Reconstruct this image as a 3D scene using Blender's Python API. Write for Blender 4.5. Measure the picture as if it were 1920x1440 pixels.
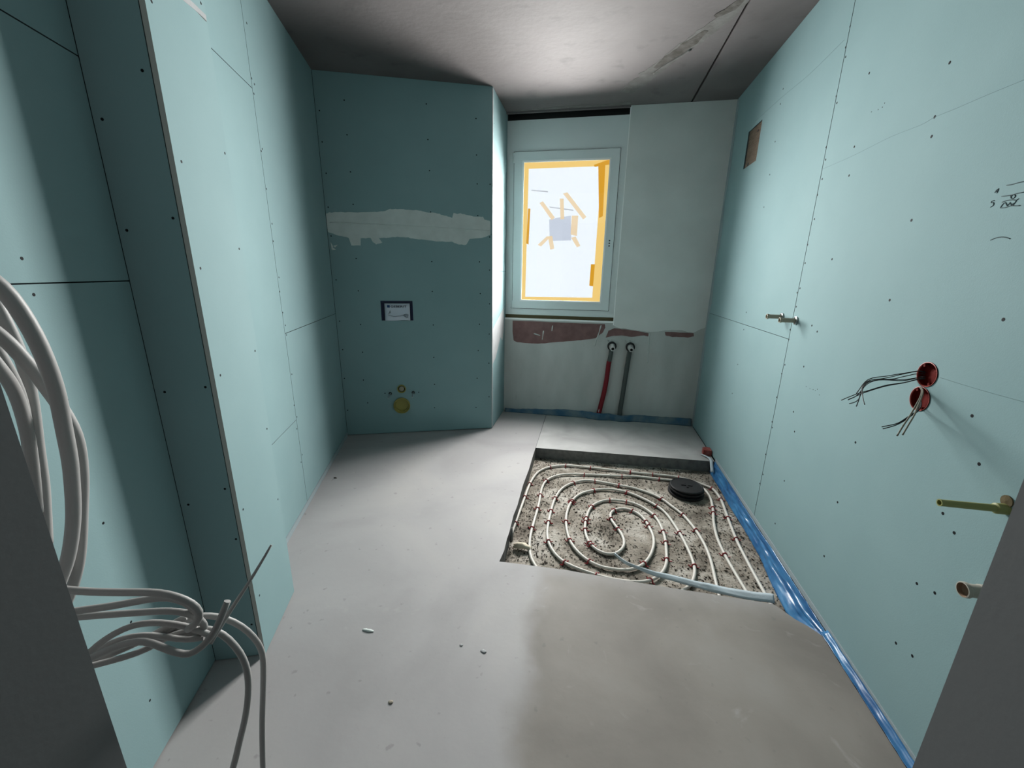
import bpy, math, random
from mathutils import Vector, Matrix, noise
from mathutils.geometry import tessellate_polygon

for o in list(bpy.data.objects):
    bpy.data.objects.remove(o, do_unlink=True)
scene = bpy.context.scene
COL = scene.collection
random.seed(7)

# ------------------------------------------------------------------ camera
cam_data = bpy.data.cameras.new('camera')
cam_data.sensor_fit = 'HORIZONTAL'
cam_data.sensor_width = 36.0
cam_data.lens = 758.47 / 1920 * 36.0
cam_data.clip_start = 0.02
cam = bpy.data.objects.new('camera', cam_data)
COL.objects.link(cam)
_r = Vector((0.981716, 0.189758, 0.015008))
_d = Vector((0.064215, -0.255930, -0.964560))
_f = Vector((-0.179192, 0.947888, -0.263436))
mw = Matrix((( _r.x, -_d.x, -_f.x, 0.0), (_r.y, -_d.y, -_f.y, 0.0), (_r.z, -_d.z, -_f.z, 1.30), (0, 0, 0, 1)))
cam.matrix_world = mw
scene.camera = cam

# ------------------------------------------------------------------ world and exposure
world = bpy.data.worlds.new('world')
scene.world = world
world.use_nodes = True
world.node_tree.nodes['Background'].inputs[0].default_value = (0.92, 0.96, 1.0, 1)
world.node_tree.nodes['Background'].inputs[1].default_value = 0.05
sky = bpy.data.lights.new('window_daylight', 'AREA')     # daylight through the sheeted window
sky.shape = 'RECTANGLE'; sky.size = 0.98; sky.size_y = 1.75
sky.energy = 415.0
sky.color = (1.0, 0.955, 0.945)
sky.spread = math.radians(143)
sky_o = bpy.data.objects.new('window_daylight', sky)
COL.objects.link(sky_o)
sky_o.location = (-0.34, 4.04, 1.66)
sky_o.rotation_euler = (math.radians(-90 + 13), 0, 0)      # faces into the room, leaning a little downwards
vs = scene.view_settings
vs.view_transform = 'Standard'
vs.look = 'None'
vs.gamma = 1.0
vs.use_curve_mapping = False
vs.exposure = 0.0

# ------------------------------------------------------------------ measured layout (metres)
H = 2.565                 # room height
XR = 0.965                # face of the right wall
YW = 3.68                 # face of the window wall
ANG = -0.360931           # the left wall and the alcove are turned by this angle
NL = Vector((math.cos(ANG), -math.sin(ANG), 0))   # along the alcove front, to the right
UL = Vector((math.sin(ANG), math.cos(ANG), 0))    # along the left wall, away from the door
SL = -0.787               # face of the left wall along NL
TA = 3.265                # face of the alcove front along UL
ZUP = Vector((0, 0, 1))
EX = Vector((1, 0, 0)); EY = Vector((0, 1, 0))

# traced positions in metres on the walls, in the pit and in the air
SCREWS_RIGHT = [(1.983,2.042),(1.573,1.902),(1.578,1.767),(1.570,1.713),(1.978,1.795),(1.972,1.692),(1.564,1.479),(2.819,2.306),(2.822,2.234),(2.808,2.043),(2.806,1.873),(2.813,1.700),(2.200,2.294),(2.203,2.223),(2.187,2.182),(2.201,2.047),(2.184,2.016),(2.202,1.853),(2.184,1.800),(2.181,1.722),(2.196,1.660),(2.180,1.557),(2.196,1.449),(1.966,1.377),(1.570,1.234),(1.173,1.212),(2.014,1.098),(1.961,1.078),(2.010,0.913),(2.017,0.694),(1.972,0.612),(1.559,0.733),(1.171,0.970),(1.114,0.864),(1.572,0.483),(1.969,0.360),(2.185,1.367),(2.187,1.253),(2.207,1.232),(2.188,1.167),(2.203,1.055),(2.198,1.007),(2.187,0.883),(2.202,0.834),(2.206,0.708),(2.204,0.575),(2.188,0.549),(2.204,0.391),(2.190,0.280),(2.206,0.217),(2.200,0.089),(2.816,1.086),(2.809,0.978),(2.814,0.750),(2.826,0.549),(1.162,0.695),(1.116,0.667),(1.169,0.463),(1.112,0.482),(1.570,0.245),(1.172,0.246),(1.113,0.264),(1.970,0.125)]
SPECKS_RIGHT = [(1.913,1.892),(1.874,1.886),(1.852,1.886),(1.844,1.896),(1.956,0.833),(1.922,0.833),(1.896,0.836),(1.878,0.837),(1.865,0.846),(1.842,0.828)]
SCREWS_ALCOVE = [(-0.598,2.404),(-0.761,2.331),(-0.058,2.422),(0.285,2.357),(-0.598,2.198),(-0.763,2.144),(-0.056,2.203),(0.287,2.125),(-0.757,1.951),(-0.595,1.968),(-0.052,2.004),(0.290,1.934),(0.386,1.936),(-0.765,1.733),(-0.595,1.759),(-0.054,1.728),(0.293,1.716),(-0.764,1.541),(0.383,1.567),(0.386,1.678),(-0.605,1.389),(-0.059,1.378),(0.304,1.383),(0.382,1.323),(-0.759,1.235),(-0.609,1.157),(-0.063,1.157),(0.308,1.143),(0.382,1.064),(-0.762,0.931),(-0.612,0.905),(-0.065,0.898),(0.301,0.902),(0.379,0.822),(-0.760,0.712),(-0.615,0.690),(-0.070,0.638),(0.289,0.687),(0.377,0.580),(-0.768,0.483),(-0.626,0.465),(-0.072,0.413),(0.278,0.454),(0.378,0.289),(-0.767,0.218),(-0.608,0.274),(-0.079,0.210),(0.267,0.198),(-0.468,0.350),(-0.201,0.349)]
SCREWS_PIER_FRONT = [(-0.675,1.747),(-0.780,1.639),(-0.670,1.424),(-0.780,1.391),(-0.775,0.963),(-0.670,0.974),(-0.778,0.605),(-0.670,0.650),(-0.666,0.471),(-0.668,0.135)]
SCREWS_PIER_SIDE = [(1.269,1.898),(1.515,2.023),(1.520,1.644),(1.273,1.563),(1.517,1.364),(1.272,1.301),(1.518,1.027),(1.275,1.000),(1.517,0.738),(1.517,0.447),(1.267,0.561),(1.271,0.225)]
SCREWS_LEFT = [(1.866,2.067),(2.254,2.322),(2.226,2.107),(2.250,2.094),(2.229,2.050),(2.241,1.834),(2.227,1.822),(2.227,1.664),(2.240,1.513),(2.226,1.433),(2.238,1.264),(2.223,1.196),(2.226,1.093),(2.239,1.027),(2.236,0.978),(2.238,0.770),(2.212,0.606),(2.231,0.534),(2.208,0.474),(2.235,0.309),(2.205,0.278),(0.981,1.517),(0.972,1.314),(0.975,1.245),(0.981,1.023),(0.983,0.718),(0.981,0.432),(0.971,0.183)]
PIPE_OUTER = [(-0.348,1.848),(-0.345,1.943),(-0.340,2.129),(-0.335,2.296),(-0.332,2.414),(-0.324,2.507),(-0.302,2.618),(-0.264,2.687),(-0.216,2.734),(-0.105,2.782),(0.076,2.784),(0.353,2.778),(0.509,2.779),(0.624,2.779),(0.689,2.773),(0.779,2.733),(0.837,2.690),(0.881,2.656),(0.896,2.518),(0.877,2.324),(0.857,2.107),(0.853,1.987),(0.852,1.807),(0.853,1.704)]
PIPE_MIDDLE = [(-0.175,1.652),(-0.207,1.701),(-0.228,1.766),(-0.239,1.838),(-0.244,1.929),(-0.241,2.068),(-0.238,2.224),(-0.243,2.399),(-0.226,2.519),(-0.171,2.598),(-0.092,2.645),(0.035,2.669),(0.288,2.700),(0.396,2.718),(0.544,2.714),(0.614,2.715),(0.771,2.694),(0.823,2.635),(0.834,2.521),(0.813,2.380),(0.782,2.250),(0.758,2.097),(0.756,1.951),(0.763,1.832),(0.774,1.707)]
PIPE_SPIRAL = [(0.656,1.739),(0.674,1.898),(0.674,2.023),(0.658,2.141),(0.621,2.282),(0.576,2.357),(0.524,2.445),(0.448,2.504),(0.354,2.548),(0.263,2.563),(0.107,2.587),(0.028,2.579),(-0.041,2.532),(-0.106,2.447),(-0.145,2.306),(-0.157,2.140),(-0.159,1.971),(-0.144,1.869),(-0.105,1.782),(-0.048,1.720),(0.047,1.681),(0.168,1.653),(0.286,1.655),(0.358,1.682),(0.412,1.735),(0.448,1.812),(0.465,1.914),(0.477,2.048),(0.466,2.181),(0.440,2.256),(0.373,2.335),(0.298,2.364),(0.195,2.362),(0.130,2.320),(0.082,2.257),(0.056,2.146),(0.047,2.015),(0.070,1.904),(0.110,1.849),(0.162,1.824),(0.207,1.839),(0.243,1.888),(0.257,1.944),(0.245,2.022),(0.220,2.077),(0.194,2.149),(0.193,2.209),(0.218,2.250),(0.269,2.279),(0.329,2.267),(0.382,2.203),(0.406,2.105),(0.416,2.024),(0.403,1.932),(0.365,1.832),(0.314,1.764),(0.250,1.728),(0.207,1.723),(0.140,1.723),(0.071,1.755),(0.005,1.826),(-0.033,1.905),(-0.058,2.030),(-0.062,2.161),(-0.038,2.298),(0.015,2.398),(0.098,2.461),(0.200,2.497),(0.308,2.483),(0.384,2.438),(0.456,2.376),(0.519,2.287),(0.560,2.114),(0.578,1.970),(0.583,1.850),(0.572,1.774),(0.536,1.689),(0.502,1.657)]
CLIPS = [(-0.216,2.730),(-0.105,2.776),(0.076,2.778),(0.352,2.774),(-0.329,2.450),(-0.338,2.284),(-0.336,2.001),(-0.226,2.519),(-0.244,2.332),(-0.235,2.163),(-0.240,1.975),(0.037,2.669),(0.290,2.700),(-0.039,2.536),(-0.146,2.314),(-0.147,2.156),(-0.154,2.050),(-0.144,1.864),(-0.049,1.730),(-0.054,1.705),(0.107,2.587),(0.262,2.560),(-0.039,2.306),(-0.035,2.268),(-0.053,2.066),(-0.032,1.905),(0.071,1.760),(0.098,2.458),(0.309,2.479),(0.084,2.267),(0.056,2.132),(0.050,2.085),(0.055,2.007),(0.070,1.904),(0.089,1.876),(0.187,2.355),(0.302,2.357),(0.223,2.251),(0.325,2.259),(0.191,2.151),(0.223,2.062),(0.397,2.173),(0.401,2.114),(0.343,1.799),(0.114,1.659),(0.515,2.786),(0.694,2.774),(0.874,2.660),(0.895,2.515),(0.877,2.310),(0.855,2.101),(0.539,2.708),(0.814,2.397),(0.801,2.349),(0.754,1.953),(0.261,2.554),(0.525,2.450),(0.623,2.293),(0.660,2.147),(0.310,2.471),(0.488,2.356),(0.562,2.088),(0.585,1.836),(0.446,2.247),(0.479,2.084),(0.469,1.984),(0.455,1.854),(0.360,1.677),(0.351,2.769)]
PUTTY = [(-0.783,1.689),(-0.763,1.699),(-0.683,1.704),(-0.568,1.704),(-0.451,1.712),(-0.392,1.720),(-0.342,1.736),(-0.292,1.740),(-0.233,1.736),(-0.133,1.734),(-0.092,1.726),(-0.032,1.724),(0.009,1.716),(0.060,1.705),(0.101,1.694),(0.113,1.724),(0.165,1.726),(0.217,1.716),(0.280,1.707),(0.333,1.710),(0.344,1.691),(0.388,1.681),(0.389,1.582),(0.322,1.558),(0.230,1.547),(0.203,1.504),(0.160,1.505),(0.097,1.523),(0.003,1.526),(-0.100,1.533),(-0.162,1.538),(-0.223,1.544),(-0.303,1.547),(-0.364,1.540),(-0.434,1.536),(-0.411,1.505),(-0.457,1.491),(-0.485,1.518),(-0.493,1.537),(-0.562,1.530),(-0.566,1.481),(-0.630,1.480),(-0.645,1.532),(-0.716,1.545),(-0.781,1.567),(-0.789,1.614)]
PRIMER_A = [(-0.700,0.882),(-0.439,0.881),(-0.140,0.881),(0.132,0.879),(0.138,0.851),(0.119,0.805),(0.083,0.774),(0.059,0.751),(-0.067,0.728),(-0.196,0.713),(-0.327,0.694),(-0.459,0.678),(-0.567,0.679),(-0.649,0.682),(-0.688,0.698),(-0.699,0.778)]
PRIMER_B = [(0.167,0.824),(0.215,0.848),(0.302,0.842),(0.376,0.835),(0.450,0.825),(0.512,0.815),(0.509,0.787),(0.466,0.793),(0.369,0.777),(0.282,0.786),(0.221,0.780),(0.147,0.761)]
PRIMER_C = [(0.642,0.833),(0.725,0.834),(0.877,0.831),(0.883,0.804),(0.835,0.792),(0.706,0.792),(0.651,0.802)]
PLASTER_EDGE = [(0.194,0.879),(0.227,0.861),(0.252,0.852),(0.301,0.851),(0.364,0.841),(0.425,0.834),(0.511,0.828),(0.582,0.833),(0.635,0.845),(0.711,0.853),(0.781,0.854),(0.830,0.838),(0.876,0.837),(0.919,0.863),(0.963,0.883),(0.994,0.903)]
MARK_A = [(1.273,1.523),(1.260,1.522),(1.247,1.523),(1.232,1.523)]
MARK_B = [(1.277,1.499),(1.264,1.498),(1.248,1.498),(1.236,1.499),(1.223,1.499)]
MARK_C = [(1.299,1.511),(1.297,1.515),(1.292,1.519),(1.292,1.513),(1.293,1.509)]
MARK_C2 = [(1.299,1.513),(1.291,1.513)]
MARK_D = [(1.293,1.492),(1.300,1.492),(1.300,1.488),(1.295,1.488),(1.292,1.483),(1.294,1.480),(1.299,1.478)]
MARK_E = [(1.253,1.497),(1.251,1.491),(1.246,1.489),(1.242,1.491),(1.242,1.495),(1.248,1.498),(1.251,1.495)]
MARK_F = [(1.271,1.485),(1.260,1.487),(1.244,1.486),(1.237,1.484),(1.231,1.486)]
MARK_G = [(1.271,1.472),(1.257,1.471),(1.246,1.473),(1.232,1.471),(1.222,1.470)]
MARK_H = [(1.271,1.472),(1.268,1.479),(1.262,1.483),(1.254,1.474),(1.250,1.481),(1.244,1.474),(1.241,1.478),(1.241,1.472),(1.235,1.483)]
MARK_I = [(1.271,1.398),(1.258,1.402),(1.244,1.403),(1.232,1.401),(1.220,1.397)]
PENCIL_A = [(2.191,1.765),(1.972,1.763),(1.774,1.768),(1.630,1.762),(1.578,1.766),(1.501,1.763),(1.409,1.761),(1.312,1.757)]
PENCIL_B = [(1.297,1.039),(1.179,1.038),(1.065,1.040)]
PENCIL_C = [(3.203,2.272),(2.813,2.265),(2.515,2.251),(2.226,2.259)]
WIN_T1 = [(-0.629,2.200),(-0.590,2.194),(-0.596,1.077),(-0.631,1.065)]
WIN_T2 = [(-0.596,2.189),(0.014,2.195),(0.016,2.159),(-0.595,2.156)]
WIN_T3 = [(0.014,2.195),(0.082,2.202),(0.078,1.078),(0.006,1.082)]
WIN_T3b = [(-0.015,2.167),(0.041,2.171),(0.050,1.777),(0.019,1.762)]
WIN_T4 = [(-0.632,1.096),(0.076,1.105),(0.078,1.070),(-0.631,1.065)]
WIN_T5 = [(-0.587,1.844),(-0.568,1.843),(-0.576,1.548),(-0.597,1.559)]
WIN_T6 = [(-0.023,1.388),(0.010,1.388),(0.007,1.202),(-0.026,1.206)]
WIN_T7 = [(-0.050,2.169),(0.075,2.183),(0.076,2.169),(-0.044,2.154)]
WIN_M1 = [(-0.490,1.888),(-0.463,1.902),(-0.354,1.770),(-0.381,1.750)]
WIN_M2 = [(-0.318,1.920),(-0.286,1.919),(-0.273,1.759),(-0.305,1.755)]
WIN_M3 = [(-0.293,1.959),(-0.257,1.968),(-0.087,1.773),(-0.112,1.753)]
WIN_M4 = [(-0.210,1.784),(-0.156,1.783),(-0.158,1.621),(-0.212,1.632)]
WIN_M5 = [(-0.495,1.548),(-0.419,1.617),(-0.381,1.617),(-0.467,1.533)]
WIN_M6 = [(-0.408,1.617),(-0.370,1.622),(-0.349,1.517),(-0.382,1.507)]
WIN_M7 = [(-0.206,1.606),(-0.168,1.616),(-0.123,1.539),(-0.153,1.529)]
WIN_SQ = [(-0.403,1.755),(-0.295,1.775),(-0.218,1.784),(-0.205,1.585),(-0.390,1.580)]
WIN_G1 = [(-0.564,1.993),(-0.422,1.981),(-0.422,1.971),(-0.563,1.987)]
WIN_G2 = [(-0.407,1.859),(-0.202,1.832),(-0.196,1.822),(-0.401,1.851)]
CABLE_A = [(-0.599,0.308,1.296),(-0.593,0.319,1.281),(-0.595,0.327,1.258),(-0.595,0.334,1.229),(-0.599,0.339,1.200),(-0.604,0.344,1.167),(-0.614,0.348,1.136),(-0.624,0.351,1.101),(-0.633,0.354,1.065),(-0.646,0.357,1.033),(-0.658,0.356,0.985),(-0.675,0.355,0.942),(-0.697,0.353,0.897),(-0.727,0.349,0.850)]
CABLE_B = [(-0.653,0.325,1.243),(-0.646,0.334,1.225),(-0.645,0.342,1.208),(-0.648,0.349,1.190),(-0.649,0.357,1.172),(-0.651,0.363,1.150),(-0.653,0.370,1.132),(-0.649,0.375,1.100),(-0.655,0.379,1.073),(-0.664,0.381,1.043),(-0.675,0.382,1.008),(-0.688,0.380,0.966),(-0.701,0.378,0.921),(-0.718,0.374,0.870),(-0.742,0.368,0.821),(-0.770,0.364,0.779)]
CABLE_C = [(-0.712,0.368,1.286),(-0.704,0.370,1.247),(-0.707,0.375,1.224),(-0.710,0.379,1.201),(-0.714,0.382,1.173),(-0.720,0.384,1.144),(-0.728,0.385,1.111),(-0.737,0.385,1.074),(-0.745,0.385,1.039),(-0.753,0.386,1.005),(-0.761,0.382,0.955),(-0.769,0.377,0.903)]
CABLE_D = [(-0.687,0.345,1.224),(-0.692,0.352,1.198),(-0.700,0.360,1.174),(-0.708,0.367,1.146),(-0.720,0.372,1.117),(-0.734,0.375,1.081),(-0.750,0.377,1.043)]
CABLE_E = [(-0.613,0.303,1.213),(-0.618,0.311,1.193),(-0.627,0.320,1.177),(-0.637,0.327,1.159),(-0.648,0.333,1.137),(-0.660,0.338,1.109),(-0.671,0.341,1.077),(-0.683,0.342,1.037),(-0.695,0.341,0.989)]
CABLE_F = [(-0.698,0.339,0.870),(-0.680,0.348,0.861),(-0.625,0.365,0.854),(-0.583,0.379,0.850),(-0.564,0.387,0.838),(-0.550,0.394,0.824),(-0.543,0.398,0.805),(-0.552,0.398,0.784),(-0.574,0.397,0.767)]
CABLE_G = [(-0.721,0.342,0.819),(-0.705,0.353,0.818),(-0.671,0.367,0.818),(-0.633,0.383,0.821),(-0.610,0.395,0.822),(-0.591,0.405,0.814),(-0.575,0.411,0.797),(-0.570,0.414,0.777),(-0.582,0.414,0.755)]
CABLE_H = [(-0.745,0.352,0.796),(-0.724,0.362,0.794),(-0.663,0.380,0.795),(-0.603,0.398,0.795),(-0.582,0.406,0.788),(-0.571,0.411,0.777),(-0.564,0.415,0.761),(-0.569,0.416,0.748),(-0.585,0.416,0.734),(-0.622,0.414,0.729),(-0.670,0.408,0.720)]
CABLE_I = [(-0.691,0.328,0.749),(-0.681,0.342,0.762),(-0.673,0.353,0.771),(-0.651,0.369,0.783),(-0.634,0.380,0.783),(-0.615,0.390,0.779),(-0.595,0.399,0.769),(-0.580,0.407,0.759),(-0.559,0.414,0.742)]
CABLE_J = [(-0.715,0.340,0.733),(-0.699,0.351,0.741),(-0.681,0.365,0.754),(-0.653,0.377,0.759),(-0.632,0.386,0.755),(-0.611,0.394,0.747),(-0.589,0.401,0.737),(-0.567,0.412,0.737)]
CABLE_K = [(-0.679,0.323,0.759),(-0.662,0.333,0.765),(-0.638,0.346,0.777),(-0.611,0.357,0.781),(-0.596,0.363,0.773),(-0.577,0.368,0.757),(-0.558,0.374,0.747),(-0.550,0.380,0.744),(-0.532,0.393,0.760),(-0.527,0.403,0.774),(-0.518,0.420,0.809)]
CABLE_L = [(-0.727,0.344,0.716),(-0.709,0.355,0.720),(-0.685,0.369,0.728),(-0.663,0.382,0.734),(-0.638,0.397,0.746),(-0.613,0.413,0.760),(-0.606,0.421,0.760)]
CABLE_M = [(-0.703,0.332,0.732),(-0.692,0.347,0.728),(-0.665,0.366,0.725),(-0.640,0.387,0.727),(-0.628,0.405,0.733),(-0.617,0.423,0.738)]
CABLE_N = [(-0.641,0.398,0.740),(-0.620,0.416,0.745),(-0.607,0.432,0.748),(-0.603,0.443,0.742),(-0.590,0.455,0.732),(-0.569,0.466,0.714),(-0.553,0.474,0.688),(-0.542,0.480,0.656),(-0.542,0.482,0.618),(-0.547,0.475,0.554),(-0.553,0.465,0.478),(-0.555,0.452,0.387),(-0.556,0.445,0.320)]
CABLE_O = [(-0.639,0.387,0.736),(-0.612,0.403,0.742),(-0.590,0.416,0.744),(-0.572,0.426,0.739),(-0.559,0.434,0.725),(-0.541,0.438,0.695),(-0.529,0.438,0.660),(-0.529,0.435,0.617),(-0.537,0.427,0.562),(-0.551,0.419,0.511),(-0.566,0.409,0.453),(-0.582,0.400,0.401)]
CABLE_P = [(-0.558,0.411,0.728),(-0.553,0.429,0.745),(-0.550,0.446,0.758),(-0.537,0.469,0.786),(-0.525,0.492,0.815),(-0.516,0.513,0.841)]
WIRE_A = [(0.985,1.360,1.042),(0.962,1.375,1.040),(0.939,1.369,1.034),(0.916,1.373,1.028),(0.893,1.393,1.013),(0.869,1.408,1.005),(0.846,1.392,0.995),(0.823,1.367,0.982),(0.800,1.341,0.968)]
WIRE_B = [(0.985,1.356,1.039),(0.968,1.383,1.038),(0.950,1.388,1.029),(0.932,1.402,1.018),(0.915,1.417,1.003),(0.897,1.429,0.996),(0.880,1.433,0.992),(0.863,1.426,0.978),(0.845,1.398,0.960),(0.828,1.370,0.941),(0.810,1.344,0.927)]
WIRE_C = [(0.985,1.357,1.034),(0.967,1.379,1.032),(0.948,1.377,1.024),(0.929,1.374,1.021),(0.911,1.374,1.011),(0.893,1.390,1.005),(0.874,1.405,1.003),(0.856,1.397,0.994),(0.837,1.384,0.980),(0.819,1.343,0.960),(0.800,1.295,0.948)]
WIRE_D = [(0.985,1.352,1.028),(0.966,1.373,1.020),(0.946,1.383,1.009),(0.927,1.397,1.005),(0.907,1.413,1.001),(0.888,1.431,0.991),(0.868,1.426,0.981),(0.849,1.401,0.960),(0.829,1.375,0.937),(0.810,1.360,0.934),(0.790,1.344,0.934)]
WIRE_E = [(0.985,1.353,1.024),(0.961,1.365,1.017),(0.936,1.374,1.001),(0.912,1.376,0.996),(0.887,1.378,0.988),(0.863,1.376,0.976),(0.839,1.384,0.962),(0.814,1.392,0.944),(0.790,1.386,0.932)]
WIRE_F = [(0.985,1.350,1.022),(0.962,1.366,1.016),(0.939,1.377,1.000),(0.916,1.381,0.993),(0.893,1.385,0.984),(0.869,1.385,0.972),(0.846,1.389,0.959),(0.823,1.383,0.947),(0.800,1.372,0.938)]
WIRE_G = [(0.985,1.363,1.028),(0.967,1.374,1.019),(0.948,1.385,1.006),(0.929,1.386,1.004),(0.911,1.400,1.002),(0.893,1.414,0.998),(0.874,1.414,0.990),(0.856,1.406,0.978),(0.837,1.388,0.960),(0.819,1.377,0.945),(0.800,1.370,0.941)]
WIRE_H = [(0.985,1.373,0.998),(0.959,1.333,0.991),(0.933,1.298,0.973),(0.908,1.270,0.958),(0.882,1.243,0.935),(0.856,1.218,0.916),(0.830,1.191,0.895)]
WIRE_I = [(0.985,1.366,0.998),(0.959,1.329,0.993),(0.933,1.293,0.973),(0.907,1.261,0.957),(0.882,1.228,0.946),(0.856,1.202,0.924),(0.830,1.174,0.905)]
WIRE_J = [(0.985,1.342,0.955),(0.958,1.318,0.942),(0.930,1.300,0.930),(0.902,1.281,0.919),(0.875,1.265,0.907),(0.847,1.251,0.904),(0.820,1.237,0.902)]
WIRE_K = [(0.985,1.342,0.948),(0.958,1.321,0.934),(0.930,1.299,0.927),(0.902,1.278,0.917),(0.875,1.262,0.906),(0.848,1.247,0.901),(0.820,1.231,0.899)]
STRIP_TOP = [(0.197,1.800,-0.045),(0.249,1.748,-0.045),(0.299,1.728,-0.045),(0.365,1.709,-0.045),(0.461,1.695,-0.045),(0.570,1.676,-0.045),(0.676,1.667,-0.045),(0.770,1.661,-0.045),(0.868,1.666,-0.045)]
STRIP_BOT = [(0.195,1.805,-0.055),(0.244,1.744,-0.055),(0.290,1.724,-0.055),(0.358,1.694,-0.055),(0.447,1.674,-0.055),(0.554,1.652,-0.055),(0.658,1.635,-0.055),(0.760,1.626,-0.055),(0.861,1.628,-0.055)]

# ------------------------------------------------------------------ materials
def new_mat(name):
    m = bpy.data.materials.new(name); m.use_nodes = True
    nt = m.node_tree
    return m, nt, nt.nodes['Principled BSDF']

K = 0.55                  # overall reflectance scale, lowered to weaken bounced light
def dim(c): return (c[0] * K, c[1] * K, c[2] * K, 1)
def plain(name, col, rough=0.6, spec=0.3, metal=0.0, emit=None, estr=0.0, bump=0.0, bscale=80):
    m, nt, b = new_mat(name)
    b.inputs['Base Color'].default_value = dim(col)
    b.inputs['Roughness'].default_value = rough
    b.inputs['Specular IOR Level'].default_value = spec
    b.inputs['Metallic'].default_value = metal
    if emit:
        b.inputs['Emission Color'].default_value = (*emit, 1)
        b.inputs['Emission Strength'].default_value = estr
    if bump:
        tc = nt.nodes.new('ShaderNodeNewGeometry')
        n = nt.nodes.new('ShaderNodeTexNoise'); n.inputs['Scale'].default_value = bscale
        n.inputs['Detail'].default_value = 4
        nt.links.new(tc.outputs['Position'], n.inputs['Vector'])
        bp = nt.nodes.new('ShaderNodeBump'); bp.inputs['Strength'].default_value = bump
        bp.inputs['Distance'].default_value = 0.004
        nt.links.new(n.outputs['Fac'], bp.inputs['Height'])
        nt.links.new(bp.outputs['Normal'], b.inputs['Normal'])
    return m

def mottled(name, stops, scale, rough=0.85, spec=0.2, detail=6, bump=0.15, bscale=60, stretch=(1, 1, 1), second=None, dist=0.0):
    """noise driven colour on world position; second = (stops2, scale2, threshold lo, hi) speckle layer"""
    m, nt, b = new_mat(name)
    L = nt.links
    g = nt.nodes.new('ShaderNodeNewGeometry')
    mp = nt.nodes.new('ShaderNodeMapping'); mp.inputs['Scale'].default_value = stretch
    L.new(g.outputs['Position'], mp.inputs['Vector'])
    n = nt.nodes.new('ShaderNodeTexNoise')
    n.inputs['Scale'].default_value = scale; n.inputs['Detail'].default_value = detail
    n.inputs['Distortion'].default_value = dist
    L.new(mp.outputs['Vector'], n.inputs['Vector'])
    cr = nt.nodes.new('ShaderNodeValToRGB')
    while len(cr.color_ramp.elements) < len(stops):
        cr.color_ramp.elements.new(0.5)
    for e, (p, c) in zip(cr.color_ramp.elements, stops):
        e.position = p; e.color = dim(c)
    L.new(n.outputs['Fac'], cr.inputs['Fac'])
    out = cr.outputs['Color']
    if second:
        col2, s2, lo, hi = second
        n2 = nt.nodes.new('ShaderNodeTexNoise'); n2.inputs['Scale'].default_value = s2
        n2.inputs['Detail'].default_value = 3
        L.new(mp.outputs['Vector'], n2.inputs['Vector'])
        mr = nt.nodes.new('ShaderNodeMapRange')
        mr.inputs['From Min'].default_value = lo; mr.inputs['From Max'].default_value = hi
        L.new(n2.outputs['Fac'], mr.inputs['Value'])
        mx = nt.nodes.new('ShaderNodeMixRGB')
        L.new(mr.outputs['Result'], mx.inputs['Fac'])
        L.new(out, mx.inputs['Color1']); mx.inputs['Color2'].default_value = dim(col2)
        out = mx.outputs['Color']
    L.new(out, b.inputs['Base Color'])
    b.inputs['Roughness'].default_value = rough
    b.inputs['Specular IOR Level'].default_value = spec
    if bump:
        n3 = nt.nodes.new('ShaderNodeTexNoise'); n3.inputs['Scale'].default_value = bscale
        n3.inputs['Detail'].default_value = 5
        L.new(g.outputs['Position'], n3.inputs['Vector'])
        bp = nt.nodes.new('ShaderNodeBump'); bp.inputs['Strength'].default_value = bump
        bp.inputs['Distance'].default_value = 0.006
        L.new(n3.outputs['Fac'], bp.inputs['Height'])
        L.new(bp.outputs['Normal'], b.inputs['Normal'])
    return m

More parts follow.
